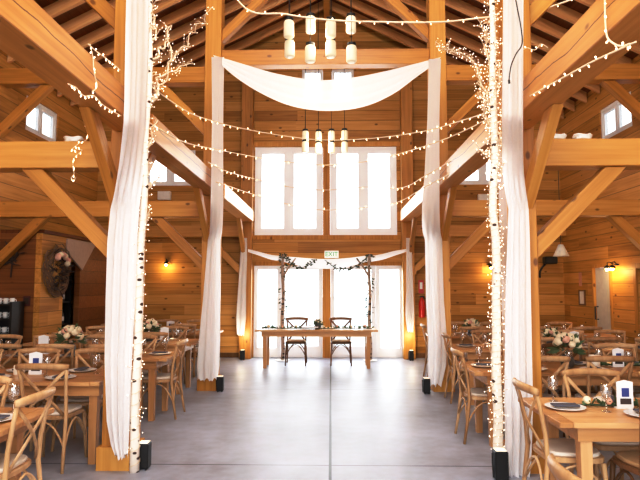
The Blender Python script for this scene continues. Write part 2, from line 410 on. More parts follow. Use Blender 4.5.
# ------------------------------------------------------------------ windows and doors
wn = [0]
def window(hole, plane, sashes, muntins=(0, 0), frame=0.07, name=None, depth=0.09, sgn=1, rail=0.0, mat_=None, mull=None):
    """white frame, one pane per sash, all parts of one window_<n>"""
    wn[0] += 1
    u0, u1, z0, z1 = hole; g = 0.004; u0 += g; u1 -= g; z0 += g; z1 -= g
    m = mat_ or M_winwhite
    root = bpy.data.objects.new(name or 'window_%d' % wn[0], None); COL.objects.link(root); struct(root)
    d0, d1 = (0.03, 0.03 + depth)
    def bx(b, a0, a1, c0, c1, e0=d0, e1=d1):
        if plane[0] == 'y': b.box((a0, plane[1] + e0, c0), (a1, plane[1] + e1, c1))
        else:
            xs = sorted((plane[1] + sgn * e0, plane[1] + sgn * e1)); b.box((xs[0], a0, c0), (xs[1], a1, c1))
    fb = MB(); bx(fb, u0, u0 + frame, z0, z1); bx(fb, u1 - frame, u1, z0, z1); bx(fb, u0 + frame, u1 - frame, z0, z0 + frame); bx(fb, u0 + frame, u1 - frame, z1 - frame, z1)
    fb.build('window_frame', m, root)
    a, e = u0 + frame, u1 - frame
    mw_ = mull if mull is not None else frame * 0.9
    w = (e - a - mw_ * (sashes - 1)) / sashes
    for k in range(sashes):
        s0 = a + k * (w + mw_); s1 = s0 + w
        if k:
            mb = MB(); bx(mb, s0 - mw_, s0, z0 + frame, z1 - frame); mb.build('mullion', m, root)
        sf = frame * 0.75
        sb = MB(); lo, hi = z0 + frame, z1 - frame
        bx(sb, s0, s0 + sf, lo, hi, .045, .1); bx(sb, s1 - sf, s1, lo, hi, .045, .1); bx(sb, s0 + sf, s1 - sf, lo, lo + sf + rail, .045, .1); bx(sb, s0 + sf, s1 - sf, hi - sf, hi, .045, .1)
        nx, nz = muntins
        pw = (s1 - s0 - 2 * sf); ph = hi - lo - 2 * sf - rail
        for q in range(1, nx + 1): c = s0 + sf + pw * q / (nx + 1); bx(sb, c - .01, c + .01, lo + sf + rail, hi - sf, .06, .08)
        for q in range(1, nz + 1): c = lo + sf + rail + ph * q / (nz + 1); bx(sb, s0 + sf, s1 - sf, c - .01, c + .01, .06, .08)
        so = sb.build('sash', m, root)
        pb = MB(); bx(pb, s0 + sf, s1 - sf, lo + sf + rail, hi - sf, .068, .072); pb.build('pane', M_pane, so)
    return root
for h in W_UP: window(h, ('y', WY), 2, frame=0.09, mull=0.1)
for h in W_SM: window(h, ('y', WY), 1, (2, 2), frame=0.035)
for h in W_SD: window(h, ('y', WY), 2, frame=0.06, mull=0.09)
window(SW, ('x', -WX), 2, frame=0.06, sgn=-1); window(SW, ('x', WX), 2, frame=0.06, sgn=1)
# glazed double doors in the end wall, each with one side light
for i, (h, side) in enumerate(zip(D_BK, (-1, 1)), 1):
    u0, u1, z0, z1 = h
    sl = 0.62
    a = (u0, u0 + sl, z0, z1) if side < 0 else (u1 - sl, u1, z0, z1)
    dd = (u0 + sl, u1, z0, z1) if side < 0 else (u0, u1 - sl, z0, z1)
    window(a, ('y', WY), 1, frame=0.05, rail=0.12)
    d = window(dd, ('y', WY), 1, frame=0.05, rail=0.16, name='door_%d' % i)
    hx = dd[0] + 0.12 if side < 0 else dd[1] - 0.12
    MB().tube([(hx, WY + .03, 0.98), (hx, WY - .03, 0.99), (hx, WY - .03, 1.13), (hx, WY + .03, 1.14)], 0.009).build('door_handle', M_dkgrey, d)
# wooden casing trims round the openings of the end wall
tn = [1]
def trim(lo, hi, m=M_trimwood, bevel=0.004):
    tn[0] += 1; return struct(MB().box(lo, hi).build('trim_%d' % tn[0], m, bevel=bevel))
for (u0, u1, z0, z1) in W_UP:
    trim((u0 - .08, WY - .022, z0 - .1), (u1 + .08, WY - .002, z0 - .002)); 
trim((-1.78, WY - .022, 4.802), (1.72, WY - .002, 4.9)); trim((-1.76, WY - .03, 0), (-1.662, WY - .002, 2.06)); trim((1.722, WY - .03, 0), (1.8, WY - .002, 2.06))
trim((-1.76, WY - .03, 2.062), (1.8, WY - .002, 2.15)); trim((-0.098, WY - .03, 0), (0.078, WY - .002, 2.06))
trim((-0.088, WY - .022, 2.752), (0.068, WY - .002, 4.8))
trim((-1.68, WY - .05, 6.7), (1.68, WY - .002, 6.76), M_rafter)
# side door (white, right-hand wall) and wooden hatch
dr = bpy.data.objects.new('door_3', None); COL.objects.link(dr); struct(dr)
MB().box((WX + .03, 10.5, 0.01), (WX + .075, 11.13, 1.95)).build('door_leaf', M_door, dr, bevel=.004)
fb = MB(); fb.box((WX - .02, 10.424, 0), (WX + .1, 10.497, 1.955)).box((WX - .02, 11.133, 0), (WX + .1, 11.197, 1.955)).box((WX - .02, 10.424, 1.956), (WX + .1, 11.197, 2.016))
fb.build('door_frame', M_trimwood, dr)
MB().tube([(WX + .03, 11.06, .95), (WX - .03, 11.06, .95), (WX - .03, 11.06, 1.2), (WX + .03, 11.06, 1.2)], .014).build('door_handle', M_black, dr)
MB().lathe([(0.045, 0), (0.045, .02), (0.02, .03)], 10).build('peephole', M_black, dr, frame=Matrix.Translation((WX + .03, 10.72, 1.78)) @ Matrix.Rotation(-math.pi / 2, 4, 'Y'))
hp = bpy.data.objects.new('window_12', None); COL.objects.link(hp); struct(hp)
MB().box((WX + .04, 8.554, .954), (WX + .09, 9.546, 1.896)).build('shutter_board', M_box_front, hp)
fb = MB()
for lo, hi in (((8.46, .86), (8.552, 1.99)), ((9.552, .86), (9.64, 1.99)), ((8.552, 1.902), (9.552, 1.99)), ((8.552, .86), (9.552, .948))):
    fb.box((WX - .03, lo[0], lo[1]), (WX - .002, hi[0], hi[1]))
fb.build('window_casing', M_trimwood, hp)

# corner room on the wreath side
BX, BY = -4.6, 8.9
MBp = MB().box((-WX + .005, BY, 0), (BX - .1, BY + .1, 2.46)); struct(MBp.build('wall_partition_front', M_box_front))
struct(MB().box((BX - .1, BY, 0), (BX, 9.66, 2.46)).build('wall_partition_side', M_wall_y))
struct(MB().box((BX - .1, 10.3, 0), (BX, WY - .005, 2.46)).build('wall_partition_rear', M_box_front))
struct(MB().box((BX - .1, 9.66, 2.05), (BX, 10.3, 2.46)).build('wall_partition_header', M_wall_y))
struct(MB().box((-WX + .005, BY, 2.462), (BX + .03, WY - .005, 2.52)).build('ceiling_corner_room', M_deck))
struct(MB().prism([(BX + .004, 9.7, 2.44), (BX + .004, 10.9, 2.44), (BX + .004, 10.32, 1.9), (BX + .004, 9.7, 2.2)], (0.03, 0, 0)).build('trim_40', M_grey))

# ------------------------------------------------------------------ timber frame
def timber(name, label, poly, ext, axis, m=M_post, group=None, cat='beam'):
    """prism of world points with a local frame whose x runs along `axis` so that the grain follows the timber"""
    pts = [Vector(p) for p in poly]; e = Vector(ext)
    c = sum(pts, Vector()) / len(pts) + e / 2
    x = Vector(axis).normalized(); u = Vector((0, 0, 1)) if abs(x.z) < .9 else Vector((0, 1, 0))
    y = u.cross(x).normalized(); z = x.cross(y)
    fr = Matrix.Identity(4); fr.col[0].xyz = x; fr.col[1].xyz = y; fr.col[2].xyz = z; fr.translation = c
    o = MB().prism(pts, e).build(name, m, frame=fr, bevel=0.006)
    return tag(o, label, cat, group, 'thing')
def boxt(name, label, lo, hi, axis, **kw):
    return timber(name, label, [(lo[0], lo[1], lo[2]), (hi[0], lo[1], lo[2]), (hi[0], hi[1], lo[2]), (lo[0], hi[1], lo[2])], (0, 0, hi[2] - lo[2]), axis, **kw)

PC, PW = 1.81, 0.13                # post centre / half width
PI_, PO = PC - PW, PC + PW
FR = {'front': 5.12, 'middle': 8.79, 'end wall': 12.435}
SIDE = {-1: 'wreath-side', 1: 'door-side'}
G = 0.002
def slope_top(x): return RIDGE - 0.5 * abs(x)
for sx in (-1, 1):
    sd = SIDE[sx]
    for fname, Y in FR.items():
        hw = PW if fname != 'end wall' else 0.12
        xi, xo = sx * PI_, sx * PO
        x0, x1 = min(xi, xo), max(xi, xo)
        zt = slope_top(PO) - 0.26
        lab = {'front': 'thick square pine post of the front frame on the %s, drape and birch before it',
               'middle': 'thick square pine post of the middle frame on the %s, swag tied to it',
               'end wall': 'pine post against the end wall beside the glass doors, %s'}[fname] % sd
        root = thing('timber_post', lab, 'post', (sx * PC, Y, 0))
        fr = Matrix.Translation((sx * PC, Y, zt / 2)) @ Matrix.Rotation(math.pi / 2, 4, 'Y')
        o = MB().box((x0, Y - hw, 0.0), (x1, Y + hw, zt)).build('post_shaft', M_post, frame=fr, bevel=.006)
        o.parent = root; o.matrix_parent_inverse = Matrix.Translation((-sx * PC, -Y, 0))
        if fname != 'end wall':
            k = PW + 0.03
            pb = MB(); t = 0.028
            for (a, b_) in (((-k, -k), (k, -k + t)), ((-k, k - t), (k, k)), ((-k, -k + t), (-k + t, k - t)), ((k - t, -k + t), (k, k - t))):
                pb.box((a[0], a[1], 0), (b_[0], b_[1], 0.2))
            pb.build('plinth', M_trimwood, root)
        # outer tie beams to the side wall: low and high
        ys, ye = Y - 0.11, Y + (0.11 if fname != 'end wall' else 0.10)
        for zb, ztp, lvl in ((2.70, 2.95, 'low'), (4.88, 5.14, 'high')):
            if fname == 'end wall' and lvl == 'high': continue
            xs = sorted((xo + sx * G, sx * (WX - G)))
            boxt('tie_beam', '%s horizontal pine tie beam from %s post to side wall, %s' % (lvl, fname, sd), (xs[0], ys, zb), (xs[1], ye, ztp), (1, 0, 0))
            d = 0.2
            for where in ('post', 'wall'):
                if where == 'wall' and fname != 'middle': continue
                base = xo + sx * G if where == 'post' else sx * (WX - G)
                s = sx if where == 'post' else -sx
                zl = zb - 0.86
                poly = [(base, Y - .07, zl), (base, Y - .07, zl + d), (base + s * (zb - G - zl - d), Y - .07, zb - G), (base + s * (zb - G - zl), Y - .07, zb - G)]
                timber('knee_brace', 'diagonal pine brace under the %s %s tie beam at its %s end, %s' % (lvl, fname, where, sd), poly, (0, 0.14, 0), (s, 0, 1), cat='brace')
    # top plate beams along the nave
    ys = [0.6, FR['front'], FR['middle'], FR['end wall']]
    cuts = [(0.6, FR['front'] - PW - G), (FR['front'] + PW + G, FR['middle'] - PW - G), (FR['middle'] + PW + G, FR['end wall'] - .12 - G)]
    for (a, b_), wh in zip(cuts, ('near the camera, ending at the front post', 'between front and middle posts', 'between middle post and end wall')):
        xs = sorted((sx * 1.64, sx * 1.90))
        boxt('plate_beam', 'long cracked pine beam over the %s aisle %s' % (sd, wh), (xs[0], a, 3.03), (xs[1], b_, 3.28), (0, 1, 0), m=M_plate)
    # lengthwise knee braces under the plate
    for fname, Y, dirs in (('front', FR['front'], (-1, 1)), ('middle', FR['middle'], (-1, 1)), ('end wall', FR['end wall'], (-1,))):
        for dy in dirs:
            hw = PW if fname != 'end wall' else 0.12
            yb = Y + dy * (hw + G); zl, zb, d = 2.3, 3.03 - G, 0.19
            xs = sx * 1.865 - .045
            poly = [(xs, yb, zl), (xs, yb, zl + d), (xs, yb + dy * (zb - zl - d), zb), (xs, yb + dy * (zb - zl), zb)]
            timber('knee_brace', 'short pine brace from %s post to plate beam, %s side, on the %s' % (fname, 'camera' if dy < 0 else 'end-wall', sd), poly, (0.09, 0, 0), (0, dy, 1), cat='brace')
# nave cross ties, upward braces and collar
for fname in ('front', 'middle', 'end wall'):
    Y = FR[fname]
    zb, ztp = (5.17, 5.42) if fname != 'end wall' else (6.77, 7.05)
    boxt('cross_beam', 'horizontal pine cross beam over the nave between the %s posts' % fname, (-PI_ + G, Y - .1, zb), (PI_ - G, Y + .1, ztp), (1, 0, 0))
    if fname == 'middle':
        boxt('collar_beam', 'high pine collar beam above the middle cross beam near the ridge', (-PI_ + G, Y - .1, 6.85), (PI_ - G, Y + .1, 7.05), (1, 0, 0))
        for sx in (-1, 1):
            base = sx * (PI_ - G); zl, d, zt = 5.58, .2, 6.85 - G
            poly = [(base, Y - .07, zl), (base, Y - .07, zl + d), (base - sx * (zt - zl - d), Y - .07, zt), (base - sx * (zt - zl), Y - .07, zt)]
            timber('knee_brace', 'diagonal pine brace from the middle post up to the collar beam, ' + SIDE[sx], poly, (0, .14, 0), (-sx, 0, 1), cat='brace')

# ------------------------------------------------------------------ drapes and swags
def drape(name, label, rows, amp=0.03, waves=4.0, m=M_sheer, hem=0.02, nu=28, sub=5, group=None, ph=0.0):
    """rows: (outer/left point, right point) from top to hem; folds run down the cloth"""
    def P(u, v):
        k = v * (len(rows) - 1); i = min(int(k), len(rows) - 2); t = k - i
        a = rows[i][0].lerp(rows[i + 1][0], t); b_ = rows[i][1].lerp(rows[i + 1][1], t)
        w = waves * 2 * math.pi; d = b_ - a; z = a.z + (b_.z - a.z) * u
        n = Vector((d.y, -d.x, 0)).normalized()
        p = a + d * (u + 0.02 * math.sin(u * w * 1.5 + z)) + n * (amp * (1 + math.sin(u * w + ph + 0.6 * math.sin(z * 1.3)) * (0.6 + 0.4 * math.sin(z * 0.8 + u * 3))))
        if v == 1: p.z += hem * math.sin(u * 17 + ph) + hem * .7 * math.sin(u * 31)
        return tuple(p)
    o = MB().grid(P, nu, (len(rows) - 1) * sub).build(name, m, smooth=True, normals=False)
    return tag(o, label, 'drape', group)
def rows_px(l, Y, beam=0):
    """(py, px left, px right[, 1 = beside the plate beam, so the outer edge lies along the beam's inner face])"""
    out = []
    for r in l:
        py, a, b_ = r[:3]
        p, q = at(a, py, Y), at(b_, py, Y)
        if len(r) > 3:
            if r[3] < 1:
                if beam < 0: p = p.lerp(atx(a, py, -1.605), r[3])
                else: q = q.lerp(atx(b_, py, 1.605), r[3])
            elif beam < 0: p = atx(a, py, -1.605)
            else:
                q = atx(b_, py, 1.605)
                if p.x > 1.6: p = atx(a, py, 1.6)
        out.append((p, q))
    return out
Yd = FR['front'] - PW - 0.07
L1 = rows_px([(-30, 124, 149, 1), (0, 124, 148, 1), (60, 123, 147, 1), (100, 122, 145, 1), (122, 121, 144, 1), (150, 118, 142, .6), (180, 115, 141, .25), (210, 112, 140), (240, 109, 138), (300, 107, 136), (360, 106, 133), (420, 108, 131), (443, 112, 130), (456, 117, 129)], Yd, -1)
R1 = rows_px([(-30, 508, 527, 1), (0, 508, 527, 1), (60, 508, 527, 1), (95, 508, 527, 1), (118, 508, 527, 1), (150, 508, 527, .6), (180, 507, 527, .25), (210, 506, 527), (240, 505, 528), (300, 503, 529), (360, 502, 530), (400, 502, 531), (440, 503, 530), (465, 502, 529), (481, 504, 527)], Yd, 1)
drape('drape', 'long white sheer drape down the front wreath-side post beside lit birch', L1)
drape('drape', 'long white sheer drape down the front door-side post beside lit birch', R1, ph=1.0)
Ym = FR['middle'] - PW - 0.07
L2 = rows_px([(57, 210, 222, 1), (120, 211, 222, 1), (180, 210, 222, 1), (205, 209, 222, 1), (240, 208, 221), (300, 203, 221), (340, 199, 221), (365, 197, 220), (380, 198, 218)], Ym, -1)
R2 = rows_px([(59, 431, 444, 1), (120, 430, 442, 1), (180, 427, 442, 1), (205, 425, 442, 1), (240, 424, 442), (300, 425, 444), (340, 427, 447), (365, 427, 446), (385, 428, 441)], Ym, 1)
drape('drape', 'white sheer drape hanging down the middle wreath-side post from the swag', L2, waves=3, amp=.025)
drape('drape', 'white sheer drape hanging down the middle door-side post from the swag', R2, waves=3, ph=2, amp=.025)
Yf = FR['end wall'] - .12 - 0.03
L3 = rows_px([(238, 241, 247), (260, 240, 247), (290, 238, 246), (318, 236, 246), (335, 237, 244)], Yf)
R3 = rows_px([(238, 406, 411), (260, 406, 412), (290, 406, 413), (315, 405, 414), (332, 407, 413)], Yf)
drape('drape', 'narrow white drape on the end-wall post left of the sweetheart table', L3, amp=.015, waves=2, nu=12)
drape('drape', 'narrow white drape on the end-wall post right of the sweetheart table', R3, amp=.015, waves=2, nu=12)
def swag(name, label, top, bot, m, nu=40, nv=10, folds=3.5, amp=.035):
    def interp(l, u):
        k = u * (len(l) - 1); i = min(int(k), len(l) - 2); t = k - i
        def cr(a, b_, c, d): return 0.5 * ((2 * b_) + (c - a) * t + (2 * a - 5 * b_ + 4 * c - d) * t * t + (-a + 3 * b_ - 3 * c + d) * t ** 3)
        p = [l[max(i - 1, 0)], l[i], l[i + 1], l[min(i + 2, len(l) - 1)]]
        return cr(*p)
    def P(u, v):
        a, b_ = interp(top, u), interp(bot, u)
        p = a + (b_ - a) * v
        s = math.sin(math.pi * u)
        return (p.x, p.y + amp * s * math.sin(v * folds * 2 * math.pi) - .10 * s * v, p.z)
    return tag(MB().grid(P, nu, nv).build(name, m, smooth=True, normals=False), label, 'drape')
Ysw = Ym - 0.09
swag('fabric_swag', 'wide white sheer swag sagging across the nave between the middle posts',
     [at(*p, Ysw) for p in ((213, 55), (240, 63), (270, 72), (300, 78), (326, 80), (356, 77), (386, 71), (414, 64), (441, 57))],
     [at(*p, Ysw) for p in ((216, 60), (236, 78), (262, 95), (292, 108), (326, 113), (362, 109), (392, 96), (416, 78), (438, 62))], M_swag)
Ya = 12.2
swag('fabric_swag', 'thin white cloth stretched from the end-wall post to the wreath-side arbor pole',
     [at(*p, Ya) for p in ((248, 249), (260, 252), (272, 255), (283, 256))], [at(*p, Ya) for p in ((248, 252), (260, 256), (272, 260), (283, 261))], M_sheer, 12, 3)
swag('fabric_swag', 'white cloth swag across the birch arbor above the sweetheart table',
     [at(*p, Ya) for p in ((284, 256), (305, 258), (327, 259), (348, 258), (369, 255))], [at(*p, Ya) for p in ((284, 262), (305, 267), (327, 269), (348, 267), (369, 261))], M_sheer, 24, 4)
swag('fabric_swag', 'thin white cloth stretched from the door-side arbor pole to the end-wall post',
     [at(*p, Ya) for p in ((370, 256), (382, 254), (394, 251), (406, 249))], [at(*p, Ya) for p in ((370, 262), (382, 260), (394, 256), (406, 252))], M_sheer, 12, 3)

# ------------------------------------------------------------------ birches and lights
def wander(a, b_, n, amp):
    a, b_ = Vector(a), Vector(b_); out = []
    for i in range(n + 1):
        t = i / n; p = a.lerp(b_, t)
        q = p * 1.7 + Vector((3, 1, 2)); k = amp * math.sin(math.pi * t) if n > 1 else 0
        out.append(p + Vector((noise.noise(q), noise.noise(q + Vector((9, 0, 0))), noise.noise(q + Vector((0, 9, 0))))) * k * 2)
    return out
def birch(label, trunk, branches, r0, r1, lights_from, dens, ntwig=60):
    t0 = trunk[0]
    root = thing('birch_tree', label, 'tree', (t0[0], t0[1], 0))
    inv = Matrix.Translation((-t0[0], -t0[1], 0))
    def put(mb, name, m, smooth=True):
        o = mb.build(name, m, root, smooth=smooth); o.matrix_parent_inverse = inv; return o
    pts = []
    for a, b_ in zip(trunk[:-1], trunk[1:]): pts += wander(a, b_, 6, .02)[:-1]
    pts.append(Vector(trunk[-1])); n = len(pts)
    put(MB().tube(pts, [r0 + (r1 - r0) * i / n for i in range(n)], 10), 'trunk', M_birch)
    runs = [(pts, r0)]
    for br in branches:
        bp = []
        for a, b_ in zip(br[:-1], br[1:]): bp += wander(a, b_, 4, .05)[:-1]
        bp.append(Vector(br[-1])); k = len(bp)
        put(MB().tube(bp, [.012 * (1 - .7 * i / k) for i in range(k)], 6), 'branch', M_brtwig); runs.append((bp, .018))
    lb = MB(); wire = MB(); tg = MB()
    for i in range(ntwig):
        rp, rr = runs[0] if random.random() < .72 else random.choice(runs[1:])
        j = random.randrange(len(rp) - 1); a = rp[j].lerp(rp[j + 1], random.random())
        if a.z < .15: continue
        w_ = random.uniform(0, 6.28); d = Vector((math.cos(w_) * .8, -abs(math.sin(w_)) * .5, random.uniform(-.1, .9))).normalized()
        L_ = random.uniform(.05, .13); q = a + d * L_; tg.tube([a, a + d * L_ * .5 + Vector((0, 0, .012)), q], [.005, .004, .002], 4)
        lb.octa(q, .006); lb.octa(a + d * L_ * .6 + Vector((0, 0, .016)), .0045)
    for rp, rr in runs:
        ang = random.random() * 6; wp = []
        for a, b_ in zip(rp[:-1], rp[1:]):
            seg = (b_ - a).length; m_ = max(1, int(seg * dens))
            for i in range(m_):
                p = a.lerp(b_, i / m_)
                ang += 0.8 + random.random() * .5
                t = (b_ - a).normalized(); s = t.orthogonal().normalized(); s.rotate(Matrix.Rotation(ang, 3, t))
                off = rr + .008 + random.random() * .03
                wp.append(p + s * (rr + .006))
                if p.z > lights_from and random.random() < .62: lb.octa(p + s * off, .004 + random.random() * .003)
        if len(wp) > 2: wire.tube(wp, .003, 3)
    put(tg, 'twigs', M_brtwig)['kind'] = 'stuff'
    put(wire, 'light_cord', M_cable)['kind'] = 'stuff'
    o = put(lb, 'fairy_lights', M_bulbs, False); o['kind'] = 'stuff'; o['label'] = 'tiny warm white fairy lights wound round the bark'
    return root
P = lambda px, py, Y: tuple(at(px, py, Y))
YT = 4.94
base = at(136.5, 466, 4.99)
birch('slim white birch wound with fairy lights beside the front wreath-side post, branches reaching into nave',
      [(base.x, YT, 0.0), P(139, 300, YT), P(146, 130, YT), P(150, 0, YT), P(151, -40, YT)],
      [[P(147, 104, YT), P(156, 78, 5.1), P(168, 63, 5.3), P(177, 52, 5.45), P(188, 47, 5.5), P(195, 33, 5.6), P(205, 24, 5.65), P(212, 7, 5.7)],
       [P(149, 60, YT), P(158, 48, 5.1), P(165, 42, 5.2), P(168, 28, 5.25), P(172, 25, 5.3)],
       [P(168, 63, 5.3), P(171, 48, 5.35), P(166, 34, 5.4), P(170, 26, 5.4)],
       [P(148, 104, YT), P(154, 86, 5.1), P(168, 72, 5.3), P(180, 66, 5.4), P(193, 64, 5.5)],
       [P(150, 30, YT), P(155, 16, 5.0), P(153, 4, 5.0), P(160, -10, 5.0)],
       [P(150, 40, YT), P(156, 28, 5.0), P(154, 14, 5.0)],
       [P(146, 150, YT), P(152, 138, 5.0), P(150, 128, 5.0), P(158, 120, 5.05)],
       [P(144, 190, YT), P(150, 183, 5.0), P(158, 178, 5.05)],
       [P(143, 230, YT), P(148, 214, 5.0), P(147, 206, 5.0)]],
      .042, .010, 0.3, 60, 70)
base = at(496, 466, 4.99)
birch('thicker white birch wrapped densely in fairy lights beside the front door-side post',
      [(base.x + .0, YT, 0.0), P(496, 300, YT), P(494, 120, YT), P(492, 0, YT), P(491, -40, YT)],
      [[P(494, 112, YT), P(487, 92, 5.1), P(480, 80, 5.2), P(476, 66, 5.3), P(464, 54, 5.5), P(452, 49, 5.7), P(436, 42, 5.9)],
       [P(493, 70, YT), P(484, 48, 5.0), P(486, 36, 5.0), P(480, 22, 5.1)],
       [P(494, 100, YT), P(501, 82, 4.9), P(502, 62, 4.9)],
       [P(495, 150, YT), P(500, 135, 4.9), P(502, 108, 4.9)],
       [P(494, 130, YT), P(484, 112, 5.1), P(486, 100, 5.1), P(480, 92, 5.2)],
       [P(494, 160, YT), P(486, 152, 5.1), P(478, 148, 5.2)],
       [P(496, 190, YT), P(502, 172, 4.9), P(503, 160, 4.9)]],
      .044, .018, 0.1, 110, 190)

def catmull(pts, n=8):
    out = []
    for i in range(len(pts) - 1):
        p = [pts[max(i - 1, 0)], pts[i], pts[i + 1], pts[min(i + 2, len(pts) - 1)]]
        for k in range(n):
            t = k / n
            out.append(0.5 * ((2 * p[1]) + (p[2] - p[0]) * t + (2 * p[0] - 5 * p[1] + 4 * p[2] - p[3]) * t * t + (-p[0] + 3 * p[1] - 3 * p[2] + p[3]) * t ** 3))
    out.append(pts[-1]); return out
BULB = MB().octa((0, 0, -.02), .009); BULB.tube([(0, 0, 0), (0, 0, -.012)], .005, 5)
bulb_me = BULB.build('bulb', M_bulb).data
bpy.data.objects.remove(bpy.data.objects['bulb'])
def strand(label, pts, step, r=.006, cord=M_cable, maxb=95):
    pts = [Vector(p) for p in pts]; c = catmull(pts, 8)
    root = thing('string_light', label, 'string light', c[0]); inv = Matrix.Translation(-c[0])
    o = MB().tube(c, r, 5).build('cord', cord, root, smooth=True); o.matrix_parent_inverse = inv
    acc = 0; nb = 0; s = 1
    for a, b_ in zip(c[:-1], c[1:]):
        L_ = (b_ - a).length; acc += L_
        if acc >= step and nb < maxb:
            acc = 0; nb += 1; s = -s
            k = bpy.data.objects.new('bulb', bulb_me); COL.objects.link(k); k.parent = root
            k.location = a.lerp(b_, .5) - c[0]; k.rotation_euler = (random.uniform(-.6, .6), (math.pi if s > 0 and random.random() < .5 else 0) + random.uniform(-.5, .5), 0)
            k.scale = [Y_s(a.y)] * 3
def Y_s(y): return 0.8 + max(0, y - 4.5) * 0.12
tie_front = (at(218, -12, 5.1).x - .15, 5.02, 5.17)
strand('thick cord of bulbs looping in front of the upper chandelier to the front door-side post',
       [tie_front, P(240, 3, 5.1), P(285, 14, 5.2), P(330, 20, 5.25), P(385, 22, 5.25), P(440, 22, 5.2), P(480, 18, 5.15), P(527, 13, 5.1), P(556, 5, 5.06), P(580, -4, 5.03)], .12, .009)
strand('long bulb strand swagging across the nave level with the lower chandelier jars',
       [P(146, 82, 5.0), P(165, 97, 5.3), P(190, 113, 5.9), P(213, 121, 6.6), P(240, 128, 7.4), P(285, 136, 8.3), P(326, 140, 8.4), P(375, 138, 8.3), P(425, 131, 7.2), P(460, 121, 5.9), P(490, 112, 5.0)], .16, .007)
strand('bulb strand swagging across the tops of the tall end windows',
       [P(148, 122, 5.0), P(184, 142, 5.9), P(215, 149, 7.4), P(240, 154, 8.8), P(280, 161, 10), P(326, 165, 10.2), P(370, 161, 10), P(405, 152, 8.4), P(440, 141, 6.7), P(470, 128, 5.8), P(491, 117, 5.0)], .19, .007)
strand('bulb strand crossing the middle of the tall end windows',
       [P(208, 162, 7.2), P(226, 171, 8.4), P(255, 179, 10.4), P(290, 187, 11.4), P(326, 190, 11.5), P(365, 187, 11.4), P(400, 188, 9.2), P(425, 176, 7.5), P(451, 161, 6.3)], .24, .007)
strand('lowest and faintest bulb strand across the tall end windows',
       [P(216, 182, 7.6), P(240, 190, 9.2), P(262, 197, 10.8), P(300, 207, 12), P(326, 210, 12.02), P(360, 208, 12), P(395, 203, 9.4), P(425, 187, 7.5), P(450, 174, 6.3)], .26, .007)
def inner(px, py): 
    p = atx(px, py, 1.615); return tuple(p)
def innerL(px, py): return tuple(atx(px, py, -1.615))
strand('bulb strand along the lower edge of the cracked door-side beam near the camera',
       [inner(636, 42), inner(618, 50), inner(592, 62), inner(570, 74), inner(548, 86), inner(530, 96)], .085, .006)
strand('bulb strand dropping over the face of the cracked door-side beam',
       [inner(605, -12), inner(605, 8), inner(606, 30), inner(609, 40), inner(620, 46), inner(630, 44)], .07, .006)
strand('bulb strand curling beside the front door-side post above its drape',
       [P(548, 48, 4.9), P(541, 44, 4.9), P(535, 50, 4.9), P(527, 48, 4.88), P(521, 52, 4.86), P(514, 66, 4.86), P(508, 80, 4.86)], .06, .004)
strand('bulb strand draped over the cracked wreath-side beam',
       [innerL(88, 44), innerL(97, 52), innerL(108, 60), innerL(120, 70), ], .05, .005)
strand('bulb strand hanging down the face of the cracked wreath-side beam',
       [innerL(90, 44), innerL(93, 58), innerL(94, 72), innerL(97, 86), innerL(92, 92)], .05, .005)
strand('bulb strand twisting under the wreath-side beam toward the front post drape',
       [innerL(68, 84), innerL(76, 88), innerL(84, 96), innerL(94, 96), innerL(104, 106), innerL(121, 116)], .045, .005)
strand('tangled bulb strand hanging from the front wreath-side tie beam, ring at its end',
       [P(88, 100, 4.96), P(84, 118, 4.98), P(88, 137, 4.97), P(78, 144, 4.97), P(72, 150, 4.97), P(82, 150, 4.96), P(74, 158, 4.97), P(73, 166, 4.97), P(74, 174, 4.97), P(71, 178, 4.97), P(74, 180, 4.97), P(76, 177, 4.97)], .035, .004)
cc_ = [atx(px, py, 1.53) for px, py in ((515, -4), (518, 12), (521, 28), (522, 44), (516, 54), (511, 66), (509, 80))]
root = thing('power_cord', 'thin dark cord hanging in front of the front door-side drape', 'cord', cc_[0])
o = MB().tube(catmull(cc_, 6), .005, 5).build('cord', M_dkgrey, root, smooth=True); o.matrix_parent_inverse = Matrix.Translation(-cc_[0])
o = MB().tube([cc_[-1], cc_[-1] + Vector((0, -.005, -.03))], .009, 6).build('plug', M_black, root); o.matrix_parent_inverse = Matrix.Translation(-cc_[0])
# coils of lights lying on the front ties
for px, py, sd in ((70, 138, -1), (560, 141, 1), (586, 141, 1)):
    p = at(px, py, 5.05); root = thing('light_coil', 'small pale coil of string lights on the front %s tie beam%s' % (SIDE[sd], '' if sd < 0 else (', by the post' if px < 570 else ', farther out')), 'string light', (p.x, 5.12, 2.951))
    c = []
    for i in range(60):
        w = i * .55; c.append((.075 * math.cos(w) * (1 + .15 * math.sin(i)), .05 * math.sin(w), .012 + .0008 * i + .008 * math.sin(i * 1.7)))
    MB().tube(c, .009, 5).build('cord', M_white, root, smooth=True)

